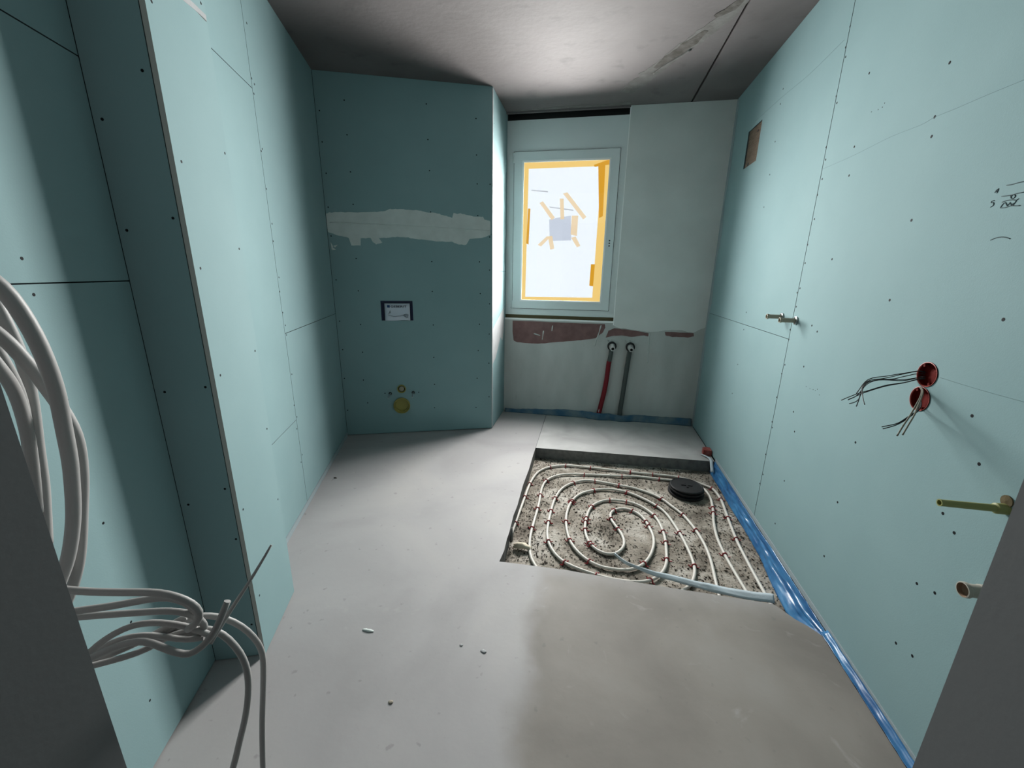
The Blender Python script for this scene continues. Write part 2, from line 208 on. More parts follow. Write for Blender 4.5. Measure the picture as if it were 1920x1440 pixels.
def screed_material():
    """pale dusty screed on the left, browner bare screed on the right of x = -0.15 (an old sheet edge), wipe marks and pits"""
    m, nt, b = new_mat('screed')
    L = nt.links
    g = nt.nodes.new('ShaderNodeNewGeometry')
    sep = nt.nodes.new('ShaderNodeSeparateXYZ'); L.new(g.outputs['Position'], sep.inputs[0])
    def nz(scale, detail=5, dist=0.0):
        n = nt.nodes.new('ShaderNodeTexNoise'); n.inputs['Scale'].default_value = scale
        n.inputs['Detail'].default_value = detail; n.inputs['Distortion'].default_value = dist
        L.new(g.outputs['Position'], n.inputs['Vector']); return n
    def ramp(src, stops):
        cr = nt.nodes.new('ShaderNodeValToRGB')
        while len(cr.color_ramp.elements) < len(stops): cr.color_ramp.elements.new(0.5)
        for e, (p, c) in zip(cr.color_ramp.elements, stops): e.position = p; e.color = dim(c)
        L.new(src, cr.inputs['Fac']); return cr.outputs['Color']
    def math_(op, a, bb):
        n = nt.nodes.new('ShaderNodeMath'); n.operation = op
        for i, v in enumerate((a, bb)):
            if isinstance(v, (int, float)): n.inputs[i].default_value = v
            else: L.new(v, n.inputs[i])
        return n.outputs[0]
    def rng(src, lo, hi):
        mr = nt.nodes.new('ShaderNodeMapRange'); mr.interpolation_type = 'SMOOTHSTEP'
        mr.inputs['From Min'].default_value = lo; mr.inputs['From Max'].default_value = hi
        L.new(src, mr.inputs['Value']); return mr.outputs['Result']
    def mix(f, c1, c2):
        mx = nt.nodes.new('ShaderNodeMixRGB')
        for i, v in enumerate((f, c1, c2)):
            if isinstance(v, tuple): mx.inputs[i].default_value = dim(v)
            elif isinstance(v, float): mx.inputs[i].default_value = v
            else: L.new(v, mx.inputs[i])
        return mx.outputs['Color']
    pale = ramp(nz(1.6, 6, 0.6).outputs['Fac'], [(0.3, (0.536, 0.523, 0.524)), (0.5, (0.638, 0.625, 0.627)), (0.72, (0.718, 0.698, 0.684))])
    bare = ramp(nz(2.6, 7, 0.3).outputs['Fac'], [(0.3, (0.321, 0.297, 0.267)), (0.55, (0.428, 0.398, 0.359)), (0.75, (0.486, 0.462, 0.428))])
    wob = math_('MULTIPLY', math_('SUBTRACT', nz(3.0, 4).outputs['Fac'], 0.5), 0.25)
    edge = rng(math_('ADD', sep.outputs['X'], wob), -0.20, -0.08)
    front = rng(math_('ADD', sep.outputs['Y'], wob), 1.72, 1.45)
    c = mix(math_('MULTIPLY', edge, front), pale, bare)
    spots = rng(nz(26, 3).outputs['Fac'], 0.66, 0.74)
    c = mix(math_('MULTIPLY', spots, 0.35), c, (0.26, 0.25, 0.24))
    smear = rng(nz(7, 5, 1.5).outputs['Fac'], 0.62, 0.78)
    c = mix(math_('MULTIPLY', smear, 0.45), c, (0.72, 0.71, 0.69))
    L.new(c, b.inputs['Base Color'])
    rr = nt.nodes.new('ShaderNodeMapRange'); rr.inputs['To Min'].default_value = 0.5; rr.inputs['To Max'].default_value = 0.8
    L.new(nz(4).outputs['Fac'], rr.inputs['Value']); L.new(rr.outputs['Result'], b.inputs['Roughness'])
    b.inputs['Specular IOR Level'].default_value = 0.25
    bp = nt.nodes.new('ShaderNodeBump'); bp.inputs['Strength'].default_value = 0.12; bp.inputs['Distance'].default_value = 0.004
    L.new(nz(40, 6).outputs['Fac'], bp.inputs['Height']); L.new(bp.outputs['Normal'], b.inputs['Normal'])
    return m

BOARD = mottled('green_board', [(0.3, (0.362, 0.556, 0.574)), (0.7, (0.394, 0.592, 0.610))], 3.0, rough=0.8, spec=0.15, bump=0.05, bscale=300)
BOARD_EDGE = plain('board_edge_dark', (0.13, 0.17, 0.18), 0.9, 0.05)  # edge faces coloured dark so open board joints look shaded
GYPSUM = plain('gypsum_edge', (0.756, 0.756, 0.702), 0.9, 0.1)
GAP = plain('dark_gap', (0.035, 0.055, 0.06), 0.9, 0.05)
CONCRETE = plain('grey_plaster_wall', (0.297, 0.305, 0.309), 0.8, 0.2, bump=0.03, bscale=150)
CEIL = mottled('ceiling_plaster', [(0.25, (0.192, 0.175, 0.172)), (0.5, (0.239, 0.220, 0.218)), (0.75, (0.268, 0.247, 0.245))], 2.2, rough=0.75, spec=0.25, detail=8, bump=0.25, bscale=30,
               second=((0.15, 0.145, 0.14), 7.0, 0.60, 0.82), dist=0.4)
CEIL_FILL = mottled('ceiling_filler', [(0.3, (0.207, 0.201, 0.186)), (0.7, (0.295, 0.291, 0.280))], 14, bump=0.5, bscale=50)
CEIL_BROWN = mottled('ceiling_scrape', [(0.35, (0.113, 0.103, 0.088)), (0.65, (0.207, 0.197, 0.181))], 22, bump=0.5, bscale=70)
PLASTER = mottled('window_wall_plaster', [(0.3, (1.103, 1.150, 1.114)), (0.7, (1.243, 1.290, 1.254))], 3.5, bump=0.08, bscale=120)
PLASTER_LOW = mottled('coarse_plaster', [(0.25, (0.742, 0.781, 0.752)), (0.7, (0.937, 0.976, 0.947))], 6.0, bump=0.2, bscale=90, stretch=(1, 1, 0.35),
                      second=((0.60, 0.61, 0.59), 11, 0.70, 0.85))
PRIMER = mottled('red_brown_primer', [(0.3, (0.290, 0.168, 0.160)), (0.7, (0.392, 0.232, 0.224))], 18, bump=0.15)
PUTTY_M = mottled('joint_filler', [(0.3, (0.884, 0.963, 0.927)), (0.7, (1.020, 1.103, 1.067))], 12, bump=0.25, bscale=50)
WHITE_FILL = mottled('white_filler', [(0.3, (0.595, 0.620, 0.629)), (0.7, (0.680, 0.697, 0.705))], 14, bump=0.2)
SCREED = screed_material()
SLAB = mottled('platform_screed', [(0.25, (0.532, 0.532, 0.518)), (0.5, (0.686, 0.686, 0.672)), (0.75, (0.840, 0.840, 0.826))], 3.2, rough=0.7, detail=8, bump=0.15, dist=0.8)
SLAB_SIDE = mottled('cut_screed', [(0.3, (0.21, 0.21, 0.20)), (0.7, (0.33, 0.325, 0.31))], 30, bump=0.5, bscale=90)
BED = mottled('insulation_bed', [(0.30, (0.22, 0.19, 0.155)), (0.5, (0.47, 0.42, 0.35)), (0.68, (0.78, 0.73, 0.65))], 7, rough=0.9, detail=10, bump=0.9, bscale=70, dist=0.5,
              second=((0.10, 0.09, 0.08), 55, 0.60, 0.68))
CHIP_D = plain('dark_chip', (0.060, 0.046, 0.035), 0.9, 0.1)
CHIP_L = plain('pale_chip', (0.624, 0.560, 0.460), 0.9, 0.1)
FRAME = plain('window_white', (1.226, 1.339, 1.339), 0.35, 0.4)
BEADW = plain('glazing_white', (1.6, 1.64, 1.62), 0.4, 0.4)
FOAMB = plain('brown_foam', (0.20, 0.16, 0.09), 0.9, 0.1, bump=0.4)
BLACK = plain('black_plastic_and_shade', (0.012, 0.013, 0.014), 0.45, 0.4)  # black plastic parts, and the painted shade in the shutter slot
DRAINB = plain('drain_plastic', (0.020, 0.021, 0.023), 0.5, 0.35, bump=0.1)
SCREW = plain('screw_head', (0.012, 0.015, 0.018), 0.7, 0.1)
PIPEW = plain('heating_pipe_white', (1.015, 0.972, 0.884), 0.45, 0.35)
CLIPR = plain('red_clip', (0.510, 0.037, 0.048), 0.45, 0.4)
CABLE = plain('grey_cable_sheath', (0.595, 0.586, 0.569), 0.5, 0.35)
WIREB = plain('black_wire', (0.02, 0.022, 0.024), 0.5, 0.3)
WIREG = plain('beige_wire', (0.325, 0.312, 0.247), 0.5, 0.3)
REDBOX = plain('red_socket_plastic', (0.19, 0.010, 0.006), 0.75, 0.08)
REDRIM = plain('red_socket_rim', (0.75, 0.16, 0.13), 0.5, 0.3)
PLUG = plain('beige_plug', (0.52, 0.48, 0.36), 0.5, 0.3)
CHROME = plain('collar_metal', (0.75, 0.75, 0.73), 0.25, 0.5, metal=0.8)
RODY = plain('yellow_green_rod', (0.42, 0.44, 0.16), 0.5, 0.3)
STUBM = plain('stub_beige', (0.58, 0.55, 0.47), 0.5, 0.3)
STUBIN = plain('stub_inside', (0.36, 0.25, 0.17), 0.6, 0.2)
YELLOWCAP = plain('yellow_cap', (0.50, 0.44, 0.12), 0.5, 0.3)
REDPIPE = plain('red_insulation', (0.30, 0.012, 0.025), 0.6, 0.3)
GREYPIPE = plain('grey_insulation', (0.13, 0.15, 0.145), 0.75, 0.2)
NOZZLE = plain('white_nozzle', (0.78, 0.79, 0.77), 0.4, 0.4)
NAVY = plain('navy_plastic', (0.012, 0.02, 0.07), 0.45, 0.3)
LABELW = plain('label_white', (0.963, 1.050, 1.190), 0.5, 0.3)
LABELB = plain('label_blue', (0.02, 0.09, 0.28), 0.5, 0.3)
INK = plain('dark_ink', (0.02, 0.03, 0.06), 0.6, 0.2)
PENCIL = plain('pencil_line', (0.10, 0.15, 0.16), 0.7, 0.1)
PENCILF = plain('faint_pencil_line', (0.22, 0.35, 0.36), 0.7, 0.1)
WOOD = mottled('bare_wood', [(0.3, (0.20, 0.145, 0.105)), (0.7, (0.34, 0.255, 0.19))], 18, stretch=(1, 1.2, 9), bump=0.3)
STRIPM = plain('pale_fleece', (0.810, 0.931, 0.999), 0.8, 0.15, bump=0.2, bscale=120)
EDGEM = plain('pale_edge_foam', (0.50, 0.60, 0.63), 0.7, 0.2, bump=0.2)
PAPER = plain('beige_foam', (1.05, 0.95, 0.76), 0.9, 0.1, bump=0.5, bscale=60)
REDBLK = mottled('dusty_red', [(0.3, (0.40, 0.05, 0.04)), (0.7, (0.55, 0.22, 0.20))], 40, bump=0.2)

def film_material():
    m, nt, b = new_mat('blue_film')
    L = nt.links
    g = nt.nodes.new('ShaderNodeNewGeometry')
    n = nt.nodes.new('ShaderNodeTexNoise'); n.inputs['Scale'].default_value = 16; n.inputs['Detail'].default_value = 4
    mp = nt.nodes.new('ShaderNodeMapping'); mp.inputs['Scale'].default_value = (1, 0.35, 2)
    L.new(g.outputs['Position'], mp.inputs['Vector']); L.new(mp.outputs['Vector'], n.inputs['Vector'])
    cr = nt.nodes.new('ShaderNodeValToRGB')
    cr.color_ramp.elements[0].position = 0.3; cr.color_ramp.elements[0].color = (0.010, 0.070, 0.20, 1)
    cr.color_ramp.elements[1].position = 0.75; cr.color_ramp.elements[1].color = (0.060, 0.22, 0.42, 1)
    L.new(n.outputs['Fac'], cr.inputs['Fac']); L.new(cr.outputs['Color'], b.inputs['Base Color'])
    b.inputs['Roughness'].default_value = 0.28; b.inputs['Specular IOR Level'].default_value = 0.5
    return m
FILM = film_material()
FILM_D = mottled('dim_blue_film', [(0.36, (0.045, 0.17, 0.30)), (0.66, (0.24, 0.33, 0.36))], 8, rough=0.4, spec=0.4, bump=0.1)

def glow(name, col, strength):
    m = bpy.data.materials.new(name); m.use_nodes = True
    nt = m.node_tree; nt.nodes.clear()
    e = nt.nodes.new('ShaderNodeEmission'); o = nt.nodes.new('ShaderNodeOutputMaterial')
    e.inputs[0].default_value = (*col, 1); e.inputs[1].default_value = strength
    nt.links.new(e.outputs[0], o.inputs[0]); return m
def sheet_material():
    m = bpy.data.materials.new('clear_protective_sheet'); m.use_nodes = True
    nt = m.node_tree; nt.nodes.clear()
    t = nt.nodes.new('ShaderNodeBsdfTransparent'); d = nt.nodes.new('ShaderNodeBsdfDiffuse')
    d.inputs[0].default_value = (0.8, 0.82, 0.85, 1)
    mx = nt.nodes.new('ShaderNodeMixShader'); mx.inputs[0].default_value = 0.008
    o = nt.nodes.new('ShaderNodeOutputMaterial')
    nt.links.new(t.outputs[0], mx.inputs[1]); nt.links.new(d.outputs[0], mx.inputs[2]); nt.links.new(mx.outputs[0], o.inputs[0])
    return m
SHEET = sheet_material()
def veil(name, col, strength, cover):
    """thin layer, glowing as if backlit, that lets part of the sheet behind it show through"""
    m = glow(name, col, strength); nt = m.node_tree
    t = nt.nodes.new('ShaderNodeBsdfTransparent'); mx = nt.nodes.new('ShaderNodeMixShader'); mx.inputs[0].default_value = cover
    e = [n for n in nt.nodes if n.type == 'EMISSION'][0]; o = [n for n in nt.nodes if n.type == 'OUTPUT_MATERIAL'][0]
    nt.links.new(t.outputs[0], mx.inputs[1]); nt.links.new(e.outputs[0], mx.inputs[2]); nt.links.new(mx.outputs[0], o.inputs[0])
    return m
OUTER_GLOW = glow('glowing_white_sheet', (0.88, 0.925, 1.0), 1.12)  # added outer sheet; its own glow stands in for daylight behind the window
TAPE = glow('glowing_yellow_tape', (1.0, 0.67, 0.22), 1.02)  # both tapes glow by themselves, imitating daylight shining through
TAPE2 = glow('glowing_double_tape', (0.92, 0.44, 0.03), 0.85)

def glass_material():
    m = bpy.data.materials.new('window_glass'); m.use_nodes = True
    nt = m.node_tree; nt.nodes.clear()
    t = nt.nodes.new('ShaderNodeBsdfTransparent'); t.inputs[0].default_value = (0.97, 0.985, 0.98, 1)
    gl = nt.nodes.new('ShaderNodeBsdfGlossy'); gl.inputs['Roughness'].default_value = 0.03
    mx = nt.nodes.new('ShaderNodeMixShader'); mx.inputs[0].default_value = 0.05
    o = nt.nodes.new('ShaderNodeOutputMaterial')
    nt.links.new(t.outputs[0], mx.inputs[1]); nt.links.new(gl.outputs[0], mx.inputs[2]); nt.links.new(mx.outputs[0], o.inputs[0])
    return m
GLASS = glass_material()
TAPEF = veil('glowing_tape_behind_sheet', (1.0, 0.74, 0.44), 0.98, 0.62)  # tape, patch and creases: daylight from behind is painted as glow
PATCHG = veil('glowing_grey_patch', (0.66, 0.71, 0.85), 0.95, 0.65)
CREASE = veil('glowing_sheet_crease', (0.55, 0.58, 0.65), 0.9, 0.6)

# ------------------------------------------------------------------ helpers
WLOC = {}
def link(o, parent, wloc):
    COL.objects.link(o)
    WLOC[o.name] = Vector(wloc)
    if parent is not None:
        o.parent = parent
        o.location = Vector(wloc) - WLOC[parent.name]
    else:
        o.location = wloc
    return o

def tag(o, label=None, cat=None, group=None, kind=None):
    if label: o['label'] = label
    if cat: o['category'] = cat
    if group: o['group'] = group
    if kind: o['kind'] = kind
    return o

def empty(name, loc):
    o = bpy.data.objects.new(name, None); o.empty_display_size = 0.05
    return link(o, None, loc)

def mesh(name, verts, faces, mats, parent=None, midx=None, smooth=False):
    vs_ = [Vector(v) for v in verts]
    lo = Vector((min(v.x for v in vs_), min(v.y for v in vs_), min(v.z for v in vs_)))
    hi = Vector((max(v.x for v in vs_), max(v.y for v in vs_), max(v.z for v in vs_)))
    org = Vector(((lo.x + hi.x) / 2, (lo.y + hi.y) / 2, lo.z))
    me = bpy.data.meshes.new(name)
    me.from_pydata([tuple(v - org) for v in vs_], [], faces)
    for m in (mats if isinstance(mats, (list, tuple)) else [mats]): me.materials.append(m)
    if midx:
        for p, i in zip(me.polygons, midx): p.material_index = i
    if smooth:
        for p in me.polygons: p.use_smooth = True
    me.update()
    o = bpy.data.objects.new(name, me)
    return link(o, parent, org)

def slab_geo(loops, O, U, V, N, t):
    """polygon (outer loop, hole loops) in the plane O + uU + vV, front face along N, body t thick behind it"""
    pl = []
    for lp in loops: pl.append([Vector((a, b, 0)) for a, b in lp])
    flat = [p for lp in pl for p in lp]
    tris = tessellate_polygon(pl)
    n = len(flat)
    verts = [O + U * p.x + V * p.y for p in flat] + [O + U * p.x + V * p.y - N * t for p in flat]
    faces, mi = [], []
    for tr in tris:
        a, b, c = tr
        nn = (verts[b] - verts[a]).cross(verts[c] - verts[a])
        if nn.length < 1e-12: continue
        if nn.dot(N) < 0: a, b, c = c, b, a
        faces.append((a, b, c)); mi.append(0)
        faces.append((c + n, b + n, a + n)); mi.append(1)
    k = 0
    for li, lp in enumerate(pl):
        m = len(lp)
        area = sum(lp[i].x * lp[(i + 1) % m].y - lp[(i + 1) % m].x * lp[i].y for i in range(m))
        hand = U.cross(V).dot(N)
        flip = (area * hand < 0) != (li > 0)
        for i in range(m):
            a, b = k + i, k + (i + 1) % m
            q = (a, a + n, b + n, b)
            faces.append(tuple(reversed(q)) if flip else q); mi.append(1)
        k += m
    return verts, faces, mi

def slab(name, loops, O, U, V, N, t, mats, parent=None):
    v, f, mi = slab_geo(loops, O, U, V, N, t)
    if not isinstance(mats, (list, tuple)): mats = [mats, mats]
    return mesh(name, v, f, mats, parent, mi)

def rect(a0, a1, b0, b1): return [(a0, b0), (a1, b0), (a1, b1), (a0, b1)]
def circ(cx, cy, r, n=28, ry=None):
    return [(cx + r * math.cos(2 * math.pi * i / n), cy + (ry or r) * math.sin(2 * math.pi * i / n)) for i in range(n)]

BOXF = [(0, 3, 2, 1), (4, 5, 6, 7), (0, 1, 5, 4), (1, 2, 6, 5), (2, 3, 7, 6), (3, 0, 4, 7)]
def box(name, x0, x1, y0, y1, z0, z1, mat, parent=None):
    v = [(x0, y0, z0), (x1, y0, z0), (x1, y1, z0), (x0, y1, z0), (x0, y0, z1), (x1, y0, z1), (x1, y1, z1), (x0, y1, z1)]
    return mesh(name, v, BOXF, mat, parent)

def smooth_path(pts, step=0.012, closed=False):
    P = [Vector(p) for p in pts]; out = []
    n = len(P)
    for i in range(n - 1):
        p0, p1, p2, p3 = P[max(i - 1, 0)], P[i], P[i + 1], P[min(i + 2, n - 1)]
        k = max(2, int((p2 - p1).length / step))
        for j in range(k):
            t = j / k; t2 = t * t; t3 = t2 * t
            out.append(0.5 * ((2 * p1) + (p2 - p0) * t + (2 * p0 - 5 * p1 + 4 * p2 - p3) * t2 + (3 * p1 - p0 - 3 * p2 + p3) * t3))
    out.append(P[-1]); return out

def relax(pts, n=2):
    for _ in range(n):
        pts = [pts[0]] + [pts[i] * 0.5 + (pts[i - 1] + pts[i + 1]) * 0.25 for i in range(1, len(pts) - 1)] + [pts[-1]]
    return pts

def tube_geo(path, r, n=10, hollow=None):
    path = [Vector(p) for p in path]
    m = len(path)
    rs = r if isinstance(r, (list, tuple)) else [r] * m
    T = []
    for i in range(m):
        d = path[min(i + 1, m - 1)] - path[max(i - 1, 0)]
        T.append(d.normalized() if d.length > 1e-9 else Vector((0, 0, 1)))
    ref = Vector((0, 0, 1)) if abs(T[0].z) < 0.9 else Vector((1, 0, 0))
    A = (ref - T[0] * ref.dot(T[0])).normalized()
    verts, faces = [], []
    for i in range(m):
        A = (A - T[i] * A.dot(T[i])).normalized(); B = T[i].cross(A)
        for k in range(n):
            a = 2 * math.pi * k / n
            verts.append(path[i] + (A * math.cos(a) + B * math.sin(a)) * rs[i])
    for i in range(m - 1):
        for k in range(n):
            k2 = (k + 1) % n
            faces.append((i * n + k, i * n + k2, (i + 1) * n + k2, (i + 1) * n + k))
    faces.append(tuple(reversed(range(n))))
    faces.append(tuple(range((m - 1) * n, m * n)))
    return verts, faces

def tube(name, path, r, mat, parent=None, n=10):
    v, f = tube_geo(path, r, n)
    o = mesh(name, v, f, mat, parent, smooth=True)
    for p in o.data.polygons[-2:]: p.use_smooth = False
    return o

def lathe(name, profile, base, axis, mats, parent=None, n=28, midx=None, smooth=True):
    """profile = [(radius, distance along axis)] revolved about axis from base; midx per profile segment"""
    ax = Vector(axis).normalized(); base = Vector(base)
    ref = Vector((0, 0, 1)) if abs(ax.z) < 0.9 else Vector((1, 0, 0))
    A = (ref - ax * ref.dot(ax)).normalized(); B = ax.cross(A)
    verts, faces, mi = [], [], []
    for r, h in profile:
        for k in range(n):
            a = 2 * math.pi * k / n
            verts.append(base + ax * h + (A * math.cos(a) + B * math.sin(a)) * max(r, 1e-5))
    for i in range(len(profile) - 1):
        for k in range(n):
            k2 = (k + 1) % n
            faces.append((i * n + k, i * n + k2, (i + 1) * n + k2, (i + 1) * n + k)); mi.append(midx[i] if midx else 0)
    o = mesh(name, verts, faces, mats, parent, mi)
    if smooth:
        for p in o.data.polygons: p.use_smooth = True
        try:
            o.data.set_sharp_from_angle(angle=0.6)
        except Exception: pass
    return o

def sheet_grid(name, rows, mat, thick=0.0012, parent=None):
    """rows: list of point lists (along the sheet), made into a thin solid sheet"""
    m, n = len(rows), len(rows[0]); v = [p for r in rows for p in r]; f = []
    for j in range(m - 1):
        for i in range(n - 1):
            a = j * n + i; f.append((a, a + 1, a + n + 1, a + n))
    o = mesh(name, v, f, mat, parent, smooth=True)
    s = o.modifiers.new('solid', 'SOLIDIFY'); s.thickness = thick; s.offset = 0
    return o

def merge(parts):
    V, F = [], []
    for v, f in parts:
        k = len(V); V += list(v); F += [tuple(i + k for i in q) for q in f]
    return V, F

_screw = None
def screw_mesh():
    global _screw
    if _screw is None:
        n = 10; v, f = [], []
        for r, h in ((0.0045, -0.002), (0.0045, 0.0003), (0.0040, 0.0005), (0.0014, 0.0005)):
            v += [(r * math.cos(2 * math.pi * k / n), r * math.sin(2 * math.pi * k / n), h) for k in range(n)]
        for i in range(3):
            for k in range(n):
                f.append((i * n + k, i * n + (k + 1) % n, (i + 1) * n + (k + 1) % n, (i + 1) * n + k))
        f.append(tuple(range(3 * n, 4 * n)))
        _screw = bpy.data.meshes.new('screw'); _screw.from_pydata(v, [], f); _screw.materials.append(SCREW)
    return _screw

def screw(board, p, N, s=1.0):
    o = bpy.data.objects.new('screw', screw_mesh())
    o.rotation_mode = 'QUATERNION'; o.rotation_quaternion = Vector(N).to_track_quat('Z', 'Y')
    o.scale = (s, s, s)
    return link(o, board, p)

class Wall:
    """boards on one wall plane; u runs along the wall, v is height"""
    def __init__(self, root, O, U, N, t=0.0125):
        self.root, self.O, self.U, self.N, self.t, self.b = root, Vector(O), U, N, t, []
    def pt(self, u, v, off=0.0): return self.O + self.U * u + ZUP * v + self.N * off
    def board(self, u0, u1, v0, v1, holes=(), label=None, edge=None):
        o = slab('plasterboard', [rect(u0, u1, v0, v1)] + list(holes), self.O, self.U, ZUP, self.N, self.t, [BOARD, edge or BOARD_EDGE], self.root)
        if label: o['label'] = label
        self.b.append((u0, u1, v0, v1, o)); return o
    def find(self, u, v):
        for u0, u1, v0, v1, o in self.b:
            if u0 <= u <= u1 and v0 <= v <= v1: return o
        return min(self.b, key=lambda q: abs((q[0] + q[1]) / 2 - u) + abs((q[2] + q[3]) / 2 - v))[4]
    def screws(self, pts, s=1.0):
        for u, v in pts: screw(self.find(u, v), self.pt(u, v), self.N, s)

# ------------------------------------------------------------------ floor
floor_pts = [(-2.6, -1.2), (0.937, -1.2), (0.937, 0.8), (0.936, 1.425), (0.905, 1.462), (0.87, 1.49), (0.84, 1.53), (0.818, 1.555), (0.68, 1.558), (0.55, 1.561), (0.40, 1.562),
             (0.24, 1.567), (0.10, 1.572), (-0.04, 1.578), (-0.2, 1.574), (-0.344, 1.570), (-0.338, 1.65), (-0.343, 1.74), (-0.342, 1.797), (-0.349, 1.95), (-0.345, 2.05), (-0.348, 2.16),
             (-0.352, 2.3), (-0.347, 2.5), (-0.350, 2.7), (-0.351, 2.876), (-0.353, 3.2), (-0.356, 3.76), (-2.6, 3.76)]
floor = slab('floor', [floor_pts], Vector((0, 0, 0)), EX, EY, ZUP, 0.085, [SCREED, SLAB_SIDE])
tag(floor, 'grey dusty screed floor of the bathroom under construction', 'floor', kind='structure')
plat = slab('screed_slab', [[(-0.349, 2.880), (0.0, 2.894), (0.3, 2.908), (0.6, 2.918), (0.957, 2.932), (0.964, 3.3), (0.964, 3.76), (-0.352, 3.76)]],
            Vector((0, 0, 0)), EX, EY, ZUP, 0.086, [SLAB, SLAB_SIDE], floor)
plat['label'] = 'raised grey screed strip under the window'
# bed of the shower pit: lumpy grid
gv, gf = [], []
nx, ny = 90, 90
for j in range(ny + 1):
    for i in range(nx + 1):
        x = -0.40 + 1.40 * i / nx; y = 1.45 + 1.50 * j / ny
        h = noise.noise(Vector((x * 9, y * 9, 0))) * 0.004 + noise.noise(Vector((x * 40, y * 40, 3))) * 0.003 + noise.noise(Vector((x * 90, y * 90, 7))) * 0.0015
        gv.append((x, y, -0.086 + h))
for j in range(ny):
    for i in range(nx):
        a = j * (nx + 1) + i
        gf.append((a, a + 1, a + nx + 2, a + nx + 1))
bed = mesh('insulation_bed', gv, gf, BED, floor, smooth=True)
bed['label'] = 'rough speckled grey bed of the shower pit'

# ------------------------------------------------------------------ right wall
wall_r = box('wall_right', XR + 0.0135, XR + 0.10, -0.2, 3.9, -0.12, H + 0.1, GAP)
tag(wall_r, 'right wall of pale green moisture resistant plasterboard with dark screws', 'wall', kind='structure')
WR = Wall(wall_r, (XR, 0, 0), EY, Vector((-1, 0, 0)))
rod_y, rod_z = 1.020, 0.796
sock = [(1.340, 1.037), (1.341, 0.9635)]
big = WR.board(0.25, 2.1970, 0.006, H - 0.002, [circ(sock[0][0], sock[0][1], 0.0365), circ(sock[1][0], sock[1][1], 0.0365), circ(rod_y, rod_z, 0.012, 14)],
               'large pale green board with socket boxes and handwritten marks')
upl = WR.board(2.2015, 3.70, 1.0105, H - 0.002, [rect(3.078, 3.308, 2.012, 2.240)], 'upper board by the window with a cut-out showing wood')
lowl = WR.board(2.2015, 3.70, 0.006, 1.0080, label='lower board by the window')
WR.screws(SCREWS_RIGHT)
WR.screws(SPECKS_RIGHT, 0.45)
wood = box('wood_backing', XR + 0.008, XR + 0.0134, 3.07, 3.316, 2.004, 2.248, WOOD, wall_r)
wood['label'] = 'bare brown wood behind the cut-out'
for (yy, zz, rr) in ((3.15, 2.20, 0.008), (3.25, 2.03, 0.012), (3.20, 2.243, 0.006)):
    lathe('screw', [(rr, 0.0), (rr, 0.002), (0.0001, 0.0025)], (XR + 0.008, yy, zz), (-1, 0, 0), BLACK, wall_r, 12)
def mark(pts, r=0.0010, m=PENCIL, parent=big):
    tube('pencil_mark', smooth_path([(XR - 0.0002, y, z) for y, z in pts], 0.006), r, m, parent, 6)
for q in (MARK_A, MARK_B, MARK_C, MARK_C2, MARK_D, MARK_E, MARK_F, MARK_G, MARK_H, MARK_I): mark(q, 0.0011)
mark(PENCIL_A, 0.0005, PENCILF); mark(PENCIL_B, 0.0005, PENCILF); mark(PENCIL_C, 0.0007, PENCILF, upl)
# filler smeared down the corner between right wall and window wall
vf = []
for i in range(41):
    z = 0.02 + (H - 0.03) * i / 40
    w = 0.055 + 0.035 * noise.noise(Vector((z * 4, 1, 2))) + 0.012 * noise.noise(Vector((z * 17, 5, 2)))
    vf.append((YW - 0.001 - max(0.02, w), z))
cf = slab('corner_filler', [[(YW - 0.0005, 0.02)] + vf + [(YW - 0.0005, H - 0.01)]], Vector((XR - 0.0012, 0, 0)), EY, ZUP, Vector((-1, 0, 0)), 0.0011, EDGEM, wall_r)
cf['label'] = 'pale filler smeared along the corner'

# ------------------------------------------------------------------ left wall, turned by ANG
def LP(s, t, z=0.0): return NL * s + UL * t + ZUP * z
def lbox(name, s0, s1, t0, t1, z0, z1, mat, parent=None):
    v = [LP(s0, t0, z0), LP(s1, t0, z0), LP(s1, t1, z0), LP(s0, t1, z0), LP(s0, t0, z1), LP(s1, t0, z1), LP(s1, t1, z1), LP(s0, t1, z1)]
    return mesh(name, v, BOXF, mat, parent)
wall_l = lbox('wall_left', SL - 0.14, SL - 0.0270, -0.2, TA + 0.1, -0.05, H + 0.1, GAP)
tag(wall_l, 'left wall of pale green plasterboard running from the cable bundle to the alcove', 'wall', kind='structure')
WL = Wall(wall_l, LP(SL, 0), UL, NL)
WN = Wall(wall_l, LP(SL - 0.013, 0), UL, NL)
for a, b in ((0.006, 1.2650), (1.2680, 1.7630), (1.7660, H - 0.002)): WN.board(0.05, 1.2425, a, b)
for a, b in ((0.006, 0.5215), (0.5235, 2.0650), (2.0680, H - 0.002)): WL.board(1.50, 2.2175, a, b)
for a, b in ((0.006, 0.9860), (0.9890, H - 0.002)): WL.board(2.2205, TA - 0.002, a, b)
WL.screws([q for q in SCREWS_LEFT if q[0] > 1.4])
WN.screws([q for q in SCREWS_LEFT if q[0] <= 1.4], 0.75)
lst = lbox('edge_strip', SL + 0.0005, SL + 0.005, 1.54, TA - 0.01, 0.001, 0.030, EDGEM)
tag(lst, 'thin pale edge strip along the foot of the left wall', 'edge strip')

